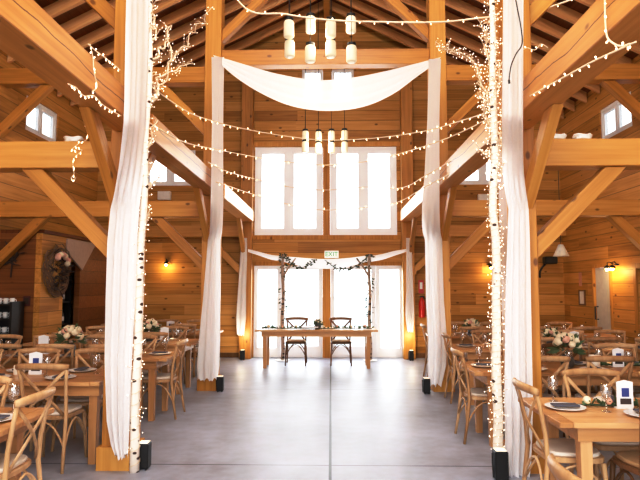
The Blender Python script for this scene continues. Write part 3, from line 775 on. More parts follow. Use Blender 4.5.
# chandeliers
def chandelier(label, cx, cy, zbar, rows, hook):
    root = thing('jar_chandelier', label, 'chandelier', (cx, cy, zbar))
    MB().box((-.36, -.02, -.012), (.36, .02, .012)).build('bar', M_black, root)
    h = MB(); h.tube([(-.25, 0, .012), (-.25, 0, hook - zbar)], .006).tube([(.25, 0, .012), (.25, 0, hook - zbar)], .006)
    MB().tube([(-.12, 0, .012), (-.12, 0, hook - zbar)], .006).build('hanger', M_black, root); MB().tube([(.12, 0, .012), (.12, 0, hook - zbar)], .006).build('hanger', M_black, root)
    for x, y, zc in rows:
        zt = zc - zbar + .10
        MB().tube([(x, y, zt), (x, y, -.01), (x, 0, 0)], .004).build('rod', M_black, root)
        j = MB().lathe([(.012, -.115), (.052, -.115), (.058, -.105), (.058, .045), (.052, .062), (.043, .07), (.043, .08)], 14, (x, y, zc - zbar)).build('jar', M_jar, root, smooth=True)
        MB().lathe([(.05, .068), (.05, .1), (.02, .112)], 14, (x, y, zc - zbar)).build('lid', M_black, j)
    return root
c1 = [( -.345, -.12, at(290, 28, 5.9).z), (-.345, .0, at(290, 47, 6.0).z), (-.115, .12, at(310, 22, 6.1).z), (-.115, 0, at(310, 52, 6.0).z),
      (.115, -.12, at(330, 28, 5.9).z), (.115, 0, at(330, 47, 6.0).z), (.345, .12, at(351, 22, 6.1).z), (.345, 0, at(351, 52, 6.0).z)]
cx1 = at(320.5, 40, 6).x
def fix(rows): return rows
chandelier('hanging cluster of glowing mason jars, the larger one at the top before the swag', cx1, 6.0, 5.55, c1, 7.79)
cy2 = 9.6; cx2 = at(325, 140, cy2).x
c2 = [(x, y, at(325, py, cy2).z) for x, y, py in ((-.345, .0, 135), (-.345, -.1, 147), (-.115, .1, 134), (-.115, 0, 147), (.115, 0, 135), (.115, -.1, 148), (.345, .1, 133), (.345, 0, 146))]
chandelier('hanging cluster of glowing mason jars, the smaller one below the swag before the tall windows', cx2, cy2, 5.56, c2, 7.79)

# ------------------------------------------------------------------ furniture prototypes
def arc(a, b_, bulge, n=6):
    a, b_, k = Vector(a), Vector(b_), Vector(bulge)
    return [a.lerp(b_, i / n) + k * (4 * (i / n) * (1 - i / n)) for i in range(n + 1)]
def make_chair(m, pad, color):
    root = thing('cross_back_chair', color, 'chair', (0, 0, -50))
    def slab(z0, z1, g=0.0):
        n = 18; top = []; 
        for i in range(n):
            w = 2 * math.pi * i / n; c, s_ = math.cos(w), math.sin(w)
            ex = .22 - (.02 if s_ > 0 else 0) - g; ey = .205 - g
            top.append((ex * math.copysign(abs(c) ** .55, c), ey * math.copysign(abs(s_) ** .55, s_)))
        return MB().prism([(x, y, z0) for x, y in top], (0, 0, z1 - z0))
    slab(.435, .47).build('seat', m, root, bevel=.005)
    slab(.47, .497, .02).build('seat_pad', pad, root, bevel=.008)
    for sx in (-1, 1):
        MB().tube([(sx * .185, -.165, .435), (sx * .195, -.18, .25), (sx * .205, -.2, 0)], [.019, .017, .014]).build('leg', m, root, smooth=True)
        MB().tube([(sx * .205, .27, 0), (sx * .195, .235, .2), (sx * .19, .205, .45), (sx * .19, .215, .62), (sx * .198, .245, .78), (sx * .215, .275, .9)], [.014, .017, .018, .017, .016, .015]).build('leg', m, root, smooth=True)
    MB().tube(arc((-.232, .272, .905), (.232, .272, .905), (0, .05, .012), 8), [.024, .029, .03, .03, .03, .03, .03, .029, .024], 8, .62, up=(0, 1, 0)).build('top_rail', m, root, smooth=True)
    for sx in (-1, 1):
        MB().tube([(sx * .2, .268, .875), (sx * .1, .275, .77), (0, .262 + .006 * sx, .67), (-sx * .1, .235, .57), (-sx * .165, .2, .475)], .017, 6, .45, up=(0, 1, 0)).build('cross_slat', m, root, smooth=True)
    hoops = [((-.2, -.19, .2), (.2, -.19, .2), (0, 0, .22)), ((-.2, .24, .2), (.2, .24, .2), (0, -.02, .22)),
             ((-.2, -.19, .2), (-.2, .235, .2), (0.01, 0, .22)), ((.2, -.19, .2), (.2, .235, .2), (-.01, 0, .22))]
    for a, b_, k in hoops: 
        p = arc(a, b_, k, 8); MB().tube([(q.x, q.y, min(q.z, .425)) for q in p], .010, 5).build('hoop_brace', m, root, smooth=True)
    return Proto(root)
chairs = {'blond': make_chair(M_bent, M_cush, 'blond wooden cross-back chair'), 'brown': make_chair(M_dark, M_padbrown, 'brown wooden cross-back chair')}

TOP = 0.75
def make_table(x0, x1, yc, w, label, group=None, leg=.08, overh=.14, m=M_table, th=.035, round_=False):
    root = thing('farm_table', label, 'table', ((x0 + x1) / 2, yc, 0), 0, group)
    hx, hy = (x1 - x0) / 2, w / 2
    t = MB()
    n = 5
    for i in range(n):
        a = -hy + w * i / n + .002; b_ = -hy + w * (i + 1) / n - .002
        t.box((-hx + .09, a, TOP - th), (hx - .09, b_, TOP))
    t.build('tabletop', m, root)
    for s in (-1, 1):
        xs = sorted((s * (hx - .088), s * hx)); MB().box((xs[0], -hy, TOP - th), (xs[1], hy, TOP)).build('breadboard_end', m, root, bevel=.004)
    ax, ay = hx - overh, hy - .07
    ap = MB(); q = .022
    ap.box((-ax, -ay, TOP - th - .1), (ax, -ay + q, TOP - th - .001)).box((-ax, ay - q, TOP - th - .1), (ax, ay, TOP - th - .001))
    ap.box((-ax, -ay + q, TOP - th - .1), (-ax + q, ay - q, TOP - th - .001)).box((ax - q, -ay + q, TOP - th - .1), (ax, ay - q, TOP - th - .001))
    ap.build('apron', m, root)
    for sx in (-1, 1):
        for sy in (-1, 1):
            cx, cy = sx * (ax - q - leg / 2 - .001), sy * (ay - q - leg / 2 - .001)
            l = leg / 2
            fr = Matrix.Translation((cx, cy, .35)) @ Matrix.Rotation(math.pi / 2, 4, 'Y')
            lm = MB().add([(cx - l * .8, cy - l * .8, 0), (cx + l * .8, cy - l * .8, 0), (cx + l * .8, cy + l * .8, 0), (cx - l * .8, cy + l * .8, 0),
                           (cx - l, cy - l, TOP - th - .002), (cx + l, cy - l, TOP - th - .002), (cx + l, cy + l, TOP - th - .002), (cx - l, cy + l, TOP - th - .002)],
                          [(3, 2, 1, 0), (4, 5, 6, 7), (0, 1, 5, 4), (1, 2, 6, 5), (2, 3, 7, 6), (3, 0, 4, 7)])
            lm.build('leg', m, root, frame=fr)
    return root

# place setting prototypes
pr = thing('dinner_plate', 'plate', 'plate', (0, 0, -50))
MB().lathe([(.02, 0), (.075, 0), (.135, .016), (.138, .019), (.132, .019), (.08, .006), (.02, .006)], 20).build('plate_body', M_plate_w, pr, smooth=True)
plateP = Proto(pr)
nb = MB().prism([(-.045, -.09, 0), (.045, -.09, 0), (.04, .09, 0), (-.04, .09, 0)], (0, 0, .012)).build('folded_napkin', M_nap, bevel=.004); nb.location = (0, 0, -50); tag(nb, 'x', 'napkin')
napP = Proto(nb)
gr = thing('stemmed_glass', 'glass', 'glass', (0, 0, -50))
MB().lathe([(.004, 0), (.034, .001), (.032, .004), (.006, .008), (.005, .075)], 10).build('stem', M_glass, gr, smooth=True)
MB().lathe([(.005, .075), (.03, .09), (.037, .125), (.036, .155), (.031, .185), (.029, .185), (.034, .15), (.034, .125), (.004, .08)], 12).build('bowl', M_glass, gr, smooth=True)
glassP = Proto(gr)

def bouquet(label, loc, rad=.15, h=.34, cols=(M_flower, M_pink), nfl=14, seed=1):
    rnd = random.Random(seed)
    root = thing('flower_centrepiece', label, 'flowers', loc)
    MB().lathe([(.035, 0), (.06, 0), (.072, .05), (.06, .11), (.05, .13), (.045, .128), (.052, .10), (.06, .05), (.03, .01)], 12).build('vase', M_vase, root, smooth=True)
    lf = MB()
    for i in range(70):
        w = rnd.random() * 6.28; el = rnd.uniform(-.3, 1.2); d = Vector((math.cos(w) * math.cos(el), math.sin(w) * math.cos(el), math.sin(el)))
        lf.leaf(Vector((0, 0, h * .5)) + d * rad * .45, d, rad * rnd.uniform(.5, .95), .022)
    lf.build('foliage', M_green, root)
    for i in range(nfl):
        w = i * 2.4; el = .1 + 1.35 * (i / nfl); rr = rad * .72
        p = Vector((rr * math.cos(w) * math.cos(el), rr * math.sin(w) * math.cos(el), h - rad * .9 + rr * math.sin(el)))
        MB().blob(p, rad * .25 * rnd.uniform(.8, 1.2), sub=2).build('blossom', cols[i % len(cols)] if i % 4 == 3 else cols[0], root, smooth=True)
    return root
def garland(label, x0, x1, y, z, seed=1, flowers=4, wid=.09, cols=(M_flower, M_pink), dense=60, hgt=.05):
    rnd = random.Random(seed); root = thing('greenery_garland', label, 'garland', ((x0 + x1) / 2, y, z)); hx = (x1 - x0) / 2
    st = MB().tube([(-hx + 2 * hx * i / 10, .02 * math.sin(i * 1.9), .012) for i in range(11)], .008, 5).build('stem', M_greend, root)
    lf = MB()
    for i in range(int(dense * (x1 - x0))):
        p = Vector((rnd.uniform(-hx, hx), rnd.gauss(0, wid * .2), .012)); d = Vector((rnd.uniform(-1, 1), rnd.uniform(-1, 1), rnd.uniform(.05, .9)))
        lf.leaf(p, d, rnd.uniform(.05, .09), .016)
    lf.build('foliage', M_green, root)
    for i in range(flowers):
        r_ = rnd.uniform(.022, .034)
        MB().blob((-hx + 2 * hx * (i + .5) / flowers, rnd.uniform(-.03, .03), .02 + r_), r_, sub=2).build('blossom', cols[i % len(cols)], root, smooth=True)
    return root
def table_card(label, loc, w=.11, h=.19, printed=True, rot=0):
    root = thing('table_card', label, 'card', loc, rot)
    b = MB().prism([(-w / 2, 0, 0), (w / 2, 0, 0), (w / 2, .0, h * .93), (0, 0, h), (-w / 2, 0, h * .93)], (0, .006, 0))
    b.build('card_panel', M_card, root)
    MB().box((-w / 2, .007, 0), (w / 2, .045, .008)).build('card_foot', M_card, root)
    if printed:
        MB().box((-w * .2, -.0025, h * .42), (w * .25, -.0005, h * .72)).build('blue_print', M_blue, root)
        MB().box((-w * .3, -.0025, h * .16), (w * .36, -.0005, h * .36)).build('photo_print', M_print, root)
    return root
def candle(label, loc, r=.04, h=.11):
    root = thing('pillar_candle', label, 'candle', loc)
    MB().lathe([(r * .96, 0), (r, .004), (r, h - .006), (r * .93, h), (r * .5, h - .008), (.002, h - .01)], 16).build('wax', M_candle, root, smooth=True)
    MB().tube([(0, 0, h - .012), (.002, 0, h + .012)], .002, 5).build('wick', M_black, root)
    return root

ORD = ['first', 'second', 'third', 'fourth', 'fifth']
TZ = TOP + .001
W = .80
def settable(sd, row, x0, x1, yc, nside, far=True, near=True, head=True, brown=(), settings=True, lab=None, nfar=None):
    """a farm table with its chairs and place settings; sd -1 wreath side, +1 door side; x0 is the aisle end"""
    s = sd
    tp = '%s %s table' % (ORD[row], SIDE[sd])
    make_table(min(x0, x1), max(x0, x1), yc, W, lab or 'long pine farm table set for dinner, %s row on the %s counted from camera' % (ORD[row], SIDE[sd]), 'farm tables in rows', overh=.03 if (s, row) == (-1, 1) else .14)
    grp = None
    def seat(x, y, rot, where, k, col):
        chairs[col].put((x, y, 0), rot, '%s cross-back chair, %s of %s%s' % (col, where, tp, k))
        if not settings: return
        d = Vector((math.sin(rot), -math.cos(rot), 0)); q = Vector((math.cos(rot), math.sin(rot), 0))   # toward the table, sideways
        if where == 'aisle end': c = Vector((x0 + s * .2, yc, TZ))
        else: c = Vector((x, yc + (-.22 if where == 'camera side' else .22), TZ))
        plateP.put(c, 0, 'white dinner plate, %s of %s%s' % (where, tp, k))
        napP.put(c + Vector((0, 0, .0205)), rot, 'dark grey napkin on plate, %s of %s%s' % (where, tp, k))
        g = c + d * .13 + q * .2 if where != 'aisle end' else c + Vector((s * .02, .26, 0))
        glassP.put((g.x, g.y, TZ), 0, 'clear stemmed glass, %s of %s%s' % (where, tp, k))
    if head: seat(x0 + s * .20, yc, math.pi / 2 if s > 0 else -math.pi / 2, 'aisle end', '', 'brown' if 'h' in brown else 'blond')
    for k in range(nside):
        x = x0 + s * ((.645 if head else .44 if row == 1 else .53) + .62 * k); kk = ', ' + (ORD[k] + ' from the aisle')
        if near: seat(x, yc - .285, math.pi, 'camera side', kk, 'brown' if ('n', k) in brown else 'blond')
        if far and k < (nfar if nfar is not None else 9): seat(x, yc + .285, 0, 'window side', kk, 'brown' if ('f', k) in brown else 'blond')
# door side (right)
RY = [4.03, 6.05, 8.0, 9.85]
for i, yc in enumerate(RY):
    settable(1, i, (1.54, 1.52, 1.80, 1.80)[i], 4.78 if i < 2 else 5.04, yc, 4, brown=(('n', 0), ('n', 2)) if i == 0 else (('f', 1),) if i == 1 else ())
LY = [3.60, 5.43, 7.03, 8.66, 10.45]
for i, yc in enumerate(LY):
    settable(-1, i, (-1.88, -1.99, -1.86, -1.98, -2.0)[i], -4.5 if i > 2 else -5.1, yc, 3 if i > 2 else 4, near=i > 0, head=i in (0, 2))
chairs['blond'].put((1.27, 2.14, 0), math.pi / 2, 'blond chair cut off by the corner of the photo, nearest to camera')
# table-top dressing
def XY(px, Y): return at(px, 350, Y).x
def on(px, Y): return (XY(px, Y), Y, TZ)
table_card('white table card with blue print on the first door-side table', (on(623, 4.03)[0], 4.03, TZ), .115, .2)
garland('greenery and white flowers along the middle of the first door-side table', on(578, 4.03)[0], on(655, 4.03)[0] + .5, 4.1, TZ, 3, 7)
bouquet('round cream flower centrepiece on the second door-side table', on(567, 6.05), .16, .36, seed=4)
candle('white pillar candle between flowers and card on the second door-side table', on(594, 6.05), .055, .13)
table_card('white table card with dark print on the second door-side table', on(618, 6.05), .12, .2)
garland('dark greenery strewn along the second door-side table', on(600, 6.05)[0], 4.4, 6.12, TZ, 5, 3)
bouquet('white flower centrepiece on the third door-side table', on(552, 8.0), .13, .26, seed=6)
table_card('white card standing on the third door-side table', on(575, 8.0), .13, .22, False)
bouquet('white flower centrepiece on the fourth door-side table', (on(472, 9.85)[0], 9.85, TZ), .14, .28, seed=8)
garland('greenery along the fourth door-side table', 2.7, 4.2, 9.85, TZ, 9, 4)
table_card('white table card with print on the second wreath-side table', on(36, 5.43), .13, .22)
candle('short white candle beside the card on the second wreath-side table', on(20, 5.43), .05, .09)
garland('greenery along the second wreath-side table', -4.7, -3.4, 5.45, TZ, 15, 4)
bouquet('cream flower centrepiece on the third wreath-side table', on(70, 7.03), .17, .36, seed=11)
table_card('white table card on the third wreath-side table', on(43, 7.03), .13, .24, False)
candle('white candle at the third wreath-side table, near the post', on(92, 7.03), .05, .1)
garland('greenery along the third wreath-side table near its aisle end', -2.9, -2.35, 7.05, TZ, 16, 3)
table_card('white card on the fourth wreath-side table seen past the birch', on(164, LY[3]), .13, .22, False)
bouquet('cream flower centrepiece on the fourth wreath-side table', on(150, LY[3]), .15, .34, seed=13)
bouquet('blush flower centrepiece on the fifth wreath-side table', (-3.9, LY[4], TZ), .15, .32, (M_pink, M_flower), seed=14)
table_card('small framed card on the fifth wreath-side table', on(170, LY[4]), .15, .2, True)
garland('greenery along the fifth wreath-side table', -3.4, -2.6, LY[4], TZ, 17, 3)

# ------------------------------------------------------------------ sweetheart table, chairs, arbor
sx0, sx1, sy = -1.39, 1.0, 11.22
make_table(sx0, sx1, sy, .72, 'long wooden sweetheart table alone before the bright glass doors', leg=.08, overh=.12)
for px, nm in ((296, 'left'), (341, 'right')):
    X = at(px, 340, 11.45).x
    chairs['brown'].put((X, 11.50, 0), 0, 'dark cross-back chair behind the sweetheart table, %s one of the pair' % nm)
garland('thin greenery runner along the sweetheart table', sx0 + .1, sx1 - .1, sy - .1, TZ, 21, 8, dense=70)
bouquet('small white flower bunch in the middle of the sweetheart table', (at(318, 322, sy).x, sy, TZ), .09, .19, seed=23, nfl=9)
o = MB().box((-.16, -.1, 0), (.16, .1, .035)).box((-.14, -.09, .036), (.14, .09, .062))
bk = thing('guest_book', 'brown book lying by the flowers on the sweetheart table', 'book', (at(310, 328, sy - .2).x, sy - .22, TZ + .03))
MB().box((-.17, -.1, 0), (.17, .1, .03)).build('cover', M_dark, bk, bevel=.003); MB().box((-.16, -.105, .006), (.165, -.1, .024)).build('pages', M_card, bk)
def pole(label, px, Y, fork, lean=0):
    X = at(px, 355, Y).x; root = thing('arbor_pole', label, 'pole', (X, Y, 0)); zt = at(px, 254, Y).z
    pts = [(0.012 * math.sin(i * 1.3), 0.01 * math.cos(i * 1.1), zt * i / 10) for i in range(11)]
    MB().tube(pts, [.042 - .0012 * i for i in range(11)], 10).build('trunk', M_birch_backlit, root, smooth=True)
    MB().tube([(0, 0, zt * .78), (fork * .14, -.02, zt * .88), (fork * .28, -.03, zt * .96)], [.026, .022, .016], 8).build('fork_branch', M_birch_backlit, root, smooth=True)
    iv = MB(); rnd = random.Random(int(px))
    for i in range(80):
        z = zt * (1 - rnd.random() ** 1.6 * .65); w = rnd.random() * 6.28
        iv.leaf((.04 * math.cos(w), .04 * math.sin(w), z), (math.cos(w), math.sin(w), rnd.uniform(-.9, .3)), rnd.uniform(.05, .1), .02)
    iv.build('foliage', M_greend, root)
    MB().lathe([(.16, 0), (.16, .012), (.05, .02)], 14).build('base_plate', M_white, root)
pole('birch arbor pole with leaves behind the left end of the sweetheart table', 282.5, 12.12, 1)
pole('birch arbor pole with leaves behind the right end of the sweetheart table', 370, 12.12, -1)
def vine(label, pts, seed):
    rnd = random.Random(seed); pts = [Vector(p) for p in pts]; c = catmull(pts, 6)
    root = thing('leaf_vine', label, 'garland', c[0]); inv = Matrix.Translation(-c[0])
    o = MB().tube(c, .007, 5).build('stem', M_greend, root); o.matrix_parent_inverse = inv
    lf = MB()
    for a in c:
        for k in range(2): lf.leaf(a, (rnd.uniform(-1, 1), rnd.uniform(-1, 1), rnd.uniform(-1, .6)), rnd.uniform(.06, .11), .022)
    o = lf.build('foliage', M_greend, root); o.matrix_parent_inverse = inv
vine('leafy vine looped over the arbor cloth on its left half', [P(286, 256, 12.02), P(292, 264, 12.02), P(300, 268, 12.02), P(308, 265, 12.02), P(315, 260, 12.02)], 3)
vine('leafy vine looped over the arbor cloth on its right half', [P(328, 262, 12.02), P(336, 268, 12.02), P(346, 269, 12.02), P(356, 266, 12.02), P(366, 258, 12.02)], 4)

# ------------------------------------------------------------------ uplights, sconces, signs, wall things
def uplight(label, x, y, s=1.0):
    root = thing('floor_uplight', label, 'lamp', (x, y, 0)); h = .225 * s; w = .05 * s
    MB().box((-w, -w, .01), (w, w, h)).build('housing', M_black, root, bevel=.008)
    MB().box((-w * .8, -w * .8, h + .001), (w * .8, w * .8, h + .008)).build('lens', M_lens, root)
    MB().tube([(-w - .006, 0, .02), (-w - .012, 0, h * .6), (-w - .012, 0, h * .9)], .006, 5).build('bracket', M_dkgrey, root)
    for q in (-1, 1): MB().box((q * w * .6 - .008, -w, 0), (q * w * .6 + .008, w, .0095)).build('foot', M_dkgrey, root)
M_lens = emis('uplight_lens', (255, 224, 170), .6)
p = at(143, 468, 5); uplight('small black uplight on the floor beside the lit wreath-side birch', XY(145, 4.98), 5.03)
uplight('small black uplight on the floor beside the lit door-side birch', XY(496, 4.86) - .005, 4.80, 1.08)
uplight('small black uplight at the foot of the middle wreath-side post', XY(219.5, 8.6) + .02, 8.6)
uplight('small black uplight at the foot of the middle door-side post', XY(426, 8.5), 8.5)
uplight('small black uplight at the foot of the end-wall post left of the doors', XY(243, 12.2), 12.15, .95)
uplight('small black uplight at the foot of the end-wall post right of the doors', XY(411, 12.2), 12.15, .95)

LAMPS = []
def sconce(label, loc, nrm, n=1):
    root = thing('wall_sconce', label, 'lamp', loc, math.atan2(nrm[1], nrm[0]) - math.pi / 2)
    fr = Matrix.Rotation(-math.pi / 2, 4, 'X')
    MB().lathe([(.055, .0), (.055, .015), (.03, .025)], 14).build('backplate', M_black, root, frame=fr).location.y = 0.002
    for k in range(n):
        dx = 0 if n == 1 else (-.09 if k == 0 else .09)
        MB().tube([(dx * .3, .02, 0), (dx, .1, .06), (dx, .14, .05), (dx, .14, .0)], .009).build('arm', M_black, root, smooth=True)
        MB().lathe([(.02, .0), (.05, -.03), (.055, -.06), (.05, -.06), (.018, -.008)], 14, (dx, .14, 0)).build('lamp_shade', M_black, root, smooth=True)
        MB().blob((dx, .14, -.07), .035, sub=2).build('bulb', M_lampglow, root, smooth=True)
        c = Vector((dx, .19, -.10)); c.rotate(Matrix.Rotation(root.rotation_euler.z, 3, 'Z')); LAMPS.append((Vector(loc) + c, 9))
for px, py, lb in ((168, 264, 'black wall sconce with glowing bulb on the end wall, wreath-side'), (489, 267, 'black wall sconce with glowing bulb on the end wall, door-side')):
    p = at(px, py, WY); sconce(lb, (p.x, WY - .002, p.z + .05), (0, -1))
sconce('black double sconce with glowing bulbs on the wall beside the white door', (WX - .002, 10.2, 1.98), (-1, 0), 2)

# exit sign with lettering
p = at(331.5, 254.5, WY); ex = thing('exit_sign', 'green and white EXIT sign above the glass doors', 'sign', (p.x, WY - .002, p.z))
MB().box((-.16, -.05, -.085), (.16, -.0, .085)).build('sign_box', M_signw, ex, bevel=.006)
fc = bpy.data.curves.new('letters', 'FONT'); fc.body = 'EXIT'; fc.size = .14; fc.align_x = 'CENTER'; fc.align_y = 'CENTER'; fc.extrude = .002
fo = bpy.data.objects.new('tmp_letters', fc); COL.objects.link(fo); bpy.context.view_layer.update()
fm = bpy.data.meshes.new_from_object(fo.evaluated_get(bpy.context.evaluated_depsgraph_get())); bpy.data.objects.remove(fo)
fm.materials.clear(); fm.materials.append(M_signg)
lt = bpy.data.objects.new('lettering', fm); COL.objects.link(lt); lt.parent = ex; lt.location = (0, -.053, 0); lt.rotation_euler = (math.pi / 2, 0, 0)

# fire extinguisher and its sign
p = at(420, 306, WY); fe = thing('fire_extinguisher', 'red fire extinguisher hanging on the end wall right of the doors', 'extinguisher', (p.x + .03, WY - .09, .90))
MB().lathe([(.06, 0), (.075, .01), (.075, .33), (.055, .39), (.025, .42), (.022, .45)], 16).build('cylinder_body', M_red, fe, smooth=True)
MB().box((-.05, -.02, .45), (.05, .02, .475)).build('handle', M_black, fe); MB().tube([(.03, 0, .45), (.11, 0, .40), (.1, -.02, .12)], .012).build('hose', M_black, fe, smooth=True)
MB().box((-.05, .076, .15), (.05, .087, .3)).build('wall_mount', M_black, fe)
sg = thing('fire_sign', 'small upright red sign above the fire extinguisher', 'sign', (p.x + .03, WY - .003, 1.58))
MB().box((-.06, -.006, -.15), (.06, 0, .15)).build('sign_panel', M_red, sg); MB().box((-.03, -.0085, -.05), (.03, -.0065, .10)).build('flame_mark', M_white, sg)

# emergency lights
for px, py, X_, lb in ((165, 196, 1, 'white emergency light unit on the end wall, wreath-side'), (484, 199, -1, 'white emergency light unit on the end wall, door-side')):
    p = at(px, py, WY); e = thing('emergency_light', lb, 'lamp', (p.x, WY - .003, p.z))
    MB().box((-.15, -.09, -.1), (.15, 0, .1)).build('case', M_white, e, bevel=.012)
    for k in (0, 1):
        dx = X_ * (.3 + .28 * k)
        MB().lathe([(.03, 0), (.085, .03), (.09, .06), (.03, .062)], 14).build('lamp_head', M_white, e, smooth=True, frame=Matrix.Translation((dx, -.03, -.02)) @ Matrix.Rotation(math.pi / 2, 4, 'X'))
        
# framed picture, pale notice, black speaker with arm, shade
pf = thing('picture_frame', 'small dark framed picture on the wall left of the white door', 'picture', (WX - .003, 11.65, 1.36))
fbm = MB()
for a, b_ in (((-.14, -.16), (-.11, .16)), ((.11, -.16), (.14, .16)), ((-.11, .13), (.11, .16)), ((-.11, -.16), (.11, -.13))): fbm.box((-.025, a[0], a[1]), (0, b_[0], b_[1]))
fbm.build('frame', M_dark, pf); MB().box((-.012, -.108, -.128), (-.004, .108, .128)).build('print', M_plate_w, pf)
nt_ = thing('wall_notice', 'narrow pale pink notice above the framed picture', 'notice', (WX - .003, 11.72, 1.74))
MB().box((-.008, -.06, -.14), (0, .06, .14)).build('sheet', mat('notice_pink', (206, 150, 120), .8), nt_); MB().lathe([(.01, 0), (.01, .006)], 8).build('pin', M_dkgrey, nt_, frame=Matrix.Translation((-.008, 0, .12)) @ Matrix.Rotation(-math.pi / 2, 4, 'Y'))
p = at(553, 262, 12.2); sp = thing('wall_speaker', 'black loudspeaker on a curved arm high in the far door-side corner', 'speaker', (p.x - .02, 12.3, p.z))
MB().box((-.14, -.1, -.04), (.13, .1, .12)).build('cabinet', M_black, sp, bevel=.02)
MB().tube([(-.1, .0, -.03), (-.17, 0, -.1), (-.23, 0, -.2), (-.24, .0, -.34)], .022, 8).build('support_arm', M_black, sp, smooth=True)
MB().tube([(0, .1, .05), (0, .265, .05)], .02, 8).build('wall_mount', M_dkgrey, sp); MB().lathe([(.02, 0), (.035, .006)], 10).build('chrome_badge', M_plate_w, sp, frame=Matrix.Translation((.04, -.102, .03)) @ Matrix.Rotation(math.pi / 2, 4, 'X'))
p = at(561, 251, 11.6); sh = thing('pendant_lamp', 'white cone shade lamp hanging in the far door-side corner', 'lamp', (p.x, 11.6, p.z))
MB().lathe([(.03, .14), (.05, .13), (.16, -.11), (.155, -.11), (.045, .125)], 16).build('lamp_shade', M_white, sh, smooth=True); MB().tube([(0, 0, .13), (0, 0, 2.6)], .006).build('cord', M_black, sh)

# wreath and dried branch on the corner room, bar things
wc = atx(54, 271, BX); wr = thing('grapevine_wreath', 'large twig wreath with pale flowers hanging on the corner room wall', 'wreath', (BX + .06, wc.y, wc.z))
tw = MB(); rnd = random.Random(5)
for k in range(20):
    R0 = rnd.uniform(.24, .39); ph = rnd.random() * 6; pts = []
    for i in range(25):
        w = 2 * math.pi * i / 24; rr = R0 + .05 * math.sin(3 * w + ph) + .03 * math.sin(5 * w + 2 * ph)
        pts.append((.03 * math.sin(4 * w + ph), rr * math.cos(w), rr * math.sin(w) * 1.05))
    tw.tube(pts, .008, 4)
tw.build('twig_ring', M_twig, wr); MB().tube([(0, 0, .38), (-.05, 0, .46)], .006).build('hanging_cord', M_twig, wr)
lf = MB()
for i in range(80):
    w = rnd.random() * 6.28; r_ = rnd.uniform(.05, .4); lf.leaf((.02, r_ * math.cos(w), r_ * math.sin(w)), (rnd.uniform(.2, 1), rnd.uniform(-1, 1), rnd.uniform(-1, 1)), rnd.uniform(.08, .16), .02)
lf.build('dried_leaves', M_twigd, wr)
for i in range(9):
    w = .5 + i * .22; MB().blob((.07, .28 * math.cos(w) * (1 if i % 2 else .8), .28 * math.sin(w)), .05, sub=2).build('blossom', M_pink if i % 3 else M_flower, wr, smooth=True)
db = thing('dried_branch', 'dark dried leafy branch hung on the backlit boarded wall', 'wall decoration', (at(12, 258, BY).x, BY - .014, at(12, 262, BY).z))
MB().tube([(0, 0, -.25), (.02, -.01, 0), (.1, -.01, .15)], .012).build('stem', M_twigd, db); MB().tube([(.02, 0, .1), (.02, .028, .14)], .006).build('hanging_cord', M_twigd, db)
lf = MB()
for i in range(60): lf.leaf((rnd.uniform(-.05, .14), -.015, rnd.uniform(-.05, .25)), (rnd.uniform(-1, 1), -.08, rnd.uniform(-.2, 1)), rnd.uniform(.1, .2), .02)
lf.build('foliage', M_twigd, db)
p = at(27, 301, BY); ws = thing('wall_plaque', 'small dark red plaque on the backlit boarded wall', 'sign', (p.x, BY - .003, p.z)); MB().box((-.06, -.015, -.08), (.06, 0, .08)).build('plaque_panel', mat('plaque_red', (82, 30, 22), .6), ws, bevel=.006); MB().box((-.035, -.018, -.05), (.035, -.0155, .05)).build('inset', M_twigd, ws)
bs = thing('bar_shelf', 'black open shelf stand against the backlit boarded wall', 'shelf', (-5.05, BY - .24, 0))
for z in (.55, .85, 1.08, 1.3): MB().box((-.22, -.16, z), (.22, .16, z + .025)).build('shelf_board', M_black, bs)
for x in (-.22, .22): MB().box((x - .02, -.17, 0), (x + .02, .17, 1.36)).build('side_upright', M_black, bs)
MB().box((-.22, .17, .5), (.22, .185, 1.36)).build('back_panel', M_black, bs)
cu = thing('stacked_cup', 'c', 'cup', (0, 0, -50)); MB().lathe([(.025, 0), (.034, .004), (.038, .09), (.035, .09), (.03, .008), (.015, .006)], 12).build('cup_body', M_plate_w, cu, smooth=True); MB().tube([(.035, 0, .07), (.056, 0, .06), (.054, 0, .03), (.032, 0, .02)], .007, 6).build('handle', M_plate_w, cu, smooth=True)
cuP = Proto(cu)
for z, zn in ((.876, 'lower'), (1.106, 'middle'), (1.326, 'top')):
    for i in range(4): cuP.put((-5.20 + .1 * i, BY - .26, z), .6, 'white cup on the black shelf stand, %s board' % zn, 'cups on the %s board' % zn)
bc = thing('bookcase', 'black shelf unit with pale bottles inside the corner room doorway', 'shelf', (BX - .28, 9.98, 0))
for z in (.02, .5, .9, 1.3, 1.7): MB().box((-.14, -.28, z), (.14, .28, z + .025)).build('shelf_board', M_black, bc)
for y in (-.3, .28): MB().box((-.14, y, 0), (.14, y + .019, 1.8)).build('side_upright', M_black, bc)
MB().box((-.16, -.3, 0), (-.142, .3, 1.8)).build('back_panel', M_black, bc)
bt = thing('bottle', 'b', 'bottle', (0, 0, -50)); MB().lathe([(.02, 0), (.036, .003), (.036, .15), (.015, .2), (.013, .25)], 12).build('bottle_body', M_vase, bt, smooth=True); MB().lathe([(.0375, .04), (.0375, .12)], 12).build('paper_band', M_card, bt)
btP = Proto(bt)
for z, zn in ((.526, 'lower'), (.926, 'middle'), (1.326, 'upper')):
    for i in range(4): btP.put((BX - .25, 9.78 + .13 * i, z), 0, 'bottle on the %s board of the corner room shelf unit' % zn, 'bottles on the %s board' % zn)

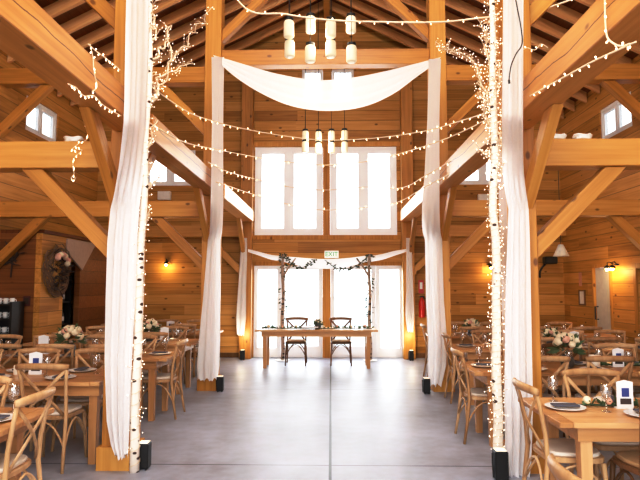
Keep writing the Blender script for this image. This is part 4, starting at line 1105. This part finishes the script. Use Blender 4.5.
# ------------------------------------------------------------------ light
w = bpy.data.worlds.new('world'); S.world = w; w.use_nodes = True
nt = w.node_tree; bg = nt.nodes['Background']
tc = nt.nodes.new('ShaderNodeTexCoord'); sp_ = nt.nodes.new('ShaderNodeSeparateXYZ'); cr = nt.nodes.new('ShaderNodeValToRGB')
nt.links.new(tc.outputs['Generated'], sp_.inputs[0]); nt.links.new(sp_.outputs['Z'], cr.inputs[0])
cr.color_ramp.elements[0].color = (1, 1, 1, 1); cr.color_ramp.elements[1].color = (.72, .86, 1, 1)
nt.links.new(cr.outputs[0], bg.inputs['Color']); bg.inputs['Strength'].default_value = 3.2

def area(name, loc, rot, sx, sy, e=0, col=(1, 1, 1), portal=False):
    l = bpy.data.lights.new(name, 'AREA'); l.shape = 'RECTANGLE'; l.size = sx; l.size_y = sy; l.energy = e; l.color = col
    if portal: l.cycles.is_portal = True
    o = bpy.data.objects.new(name, l); COL.objects.link(o); o.location = loc; o.rotation_euler = rot; return o
for i, h in enumerate(W_UP + W_SD + D_BK):
    area('daylight_portal', ((h[0] + h[1]) / 2, WY + .2, (h[2] + h[3]) / 2), (-math.pi / 2, 0, 0), h[1] - h[0], h[3] - h[2], portal=True)
area('open_end_portal', (0, Y0, 4), (math.pi / 2, 0, 0), 10.6, 8, portal=True)
area('nave_fill', (0, 2.0, 4.5), (0, 0, 0), 1.2, 3.2, 75, (1, .96, .9))  # added fill, no lamp hangs here; brightens the inner faces of the plate beams
area('high_nave_fill', (0, 1.6, 7.2), (0, 0, 0), 2.6, 5, 110, (1, .97, .92))  # added fill high in the nave for beam faces; the roof has no opening
area('end_wall_fill', (0, 4.2, 7.3), (R(62), 0, 0), 2.4, 1.6, 230, (1, .96, .88))  # added fill tilted at the end wall; no skylight in the ridge
area('open_end_daylight', (0, Y0 + .2, 3.6), (math.pi / 2, 0, 0), 9, 5, 170, (1, .97, .9))
for i, h in enumerate(W_UP + D_BK):
    area('window_daylight', ((h[0] + h[1]) / 2, WY + .25, (h[2] + h[3]) / 2), (-math.pi / 2, 0, 0), h[1] - h[0], h[3] - h[2], 75, (.93, .97, 1))
def point(loc, e, col=(1, .72, .38), r=.06):
    l = bpy.data.lights.new('lamp_light', 'POINT'); l.energy = e; l.color = col; l.shadow_soft_size = r
    o = bpy.data.objects.new('lamp_light', l); COL.objects.link(o); o.location = loc
for c, e in LAMPS: point(c, e)
for x in (XY(243, 12.2), XY(411, 12.2)): point((x, 12.02, .5), 8, (1, .88, .66), .05)
point((cx1, 6.0, 4.32), 30, (1, .86, .66), .25); point((cx2, 9.4, 4.0), 45, (1, .86, .66), .25)

S.view_settings.view_transform = 'Standard'; S.view_settings.look = 'None'; S.view_settings.exposure = -0.02
S.view_settings.use_curve_mapping = True
cmap = S.view_settings.curve_mapping; cc = cmap.curves[3]
cc.points.new(0.18, 0.135); cc.points.new(0.5, 0.53); cc.points.new(0.78, 0.87); cmap.update()
S.cycles.max_bounces = 8; S.cycles.diffuse_bounces = 5; S.cycles.transparent_max_bounces = 12
S.cycles.sample_clamp_indirect = 6; S.cycles.caustics_reflective = False; S.cycles.caustics_refractive = False
S.cycles.use_denoising = True
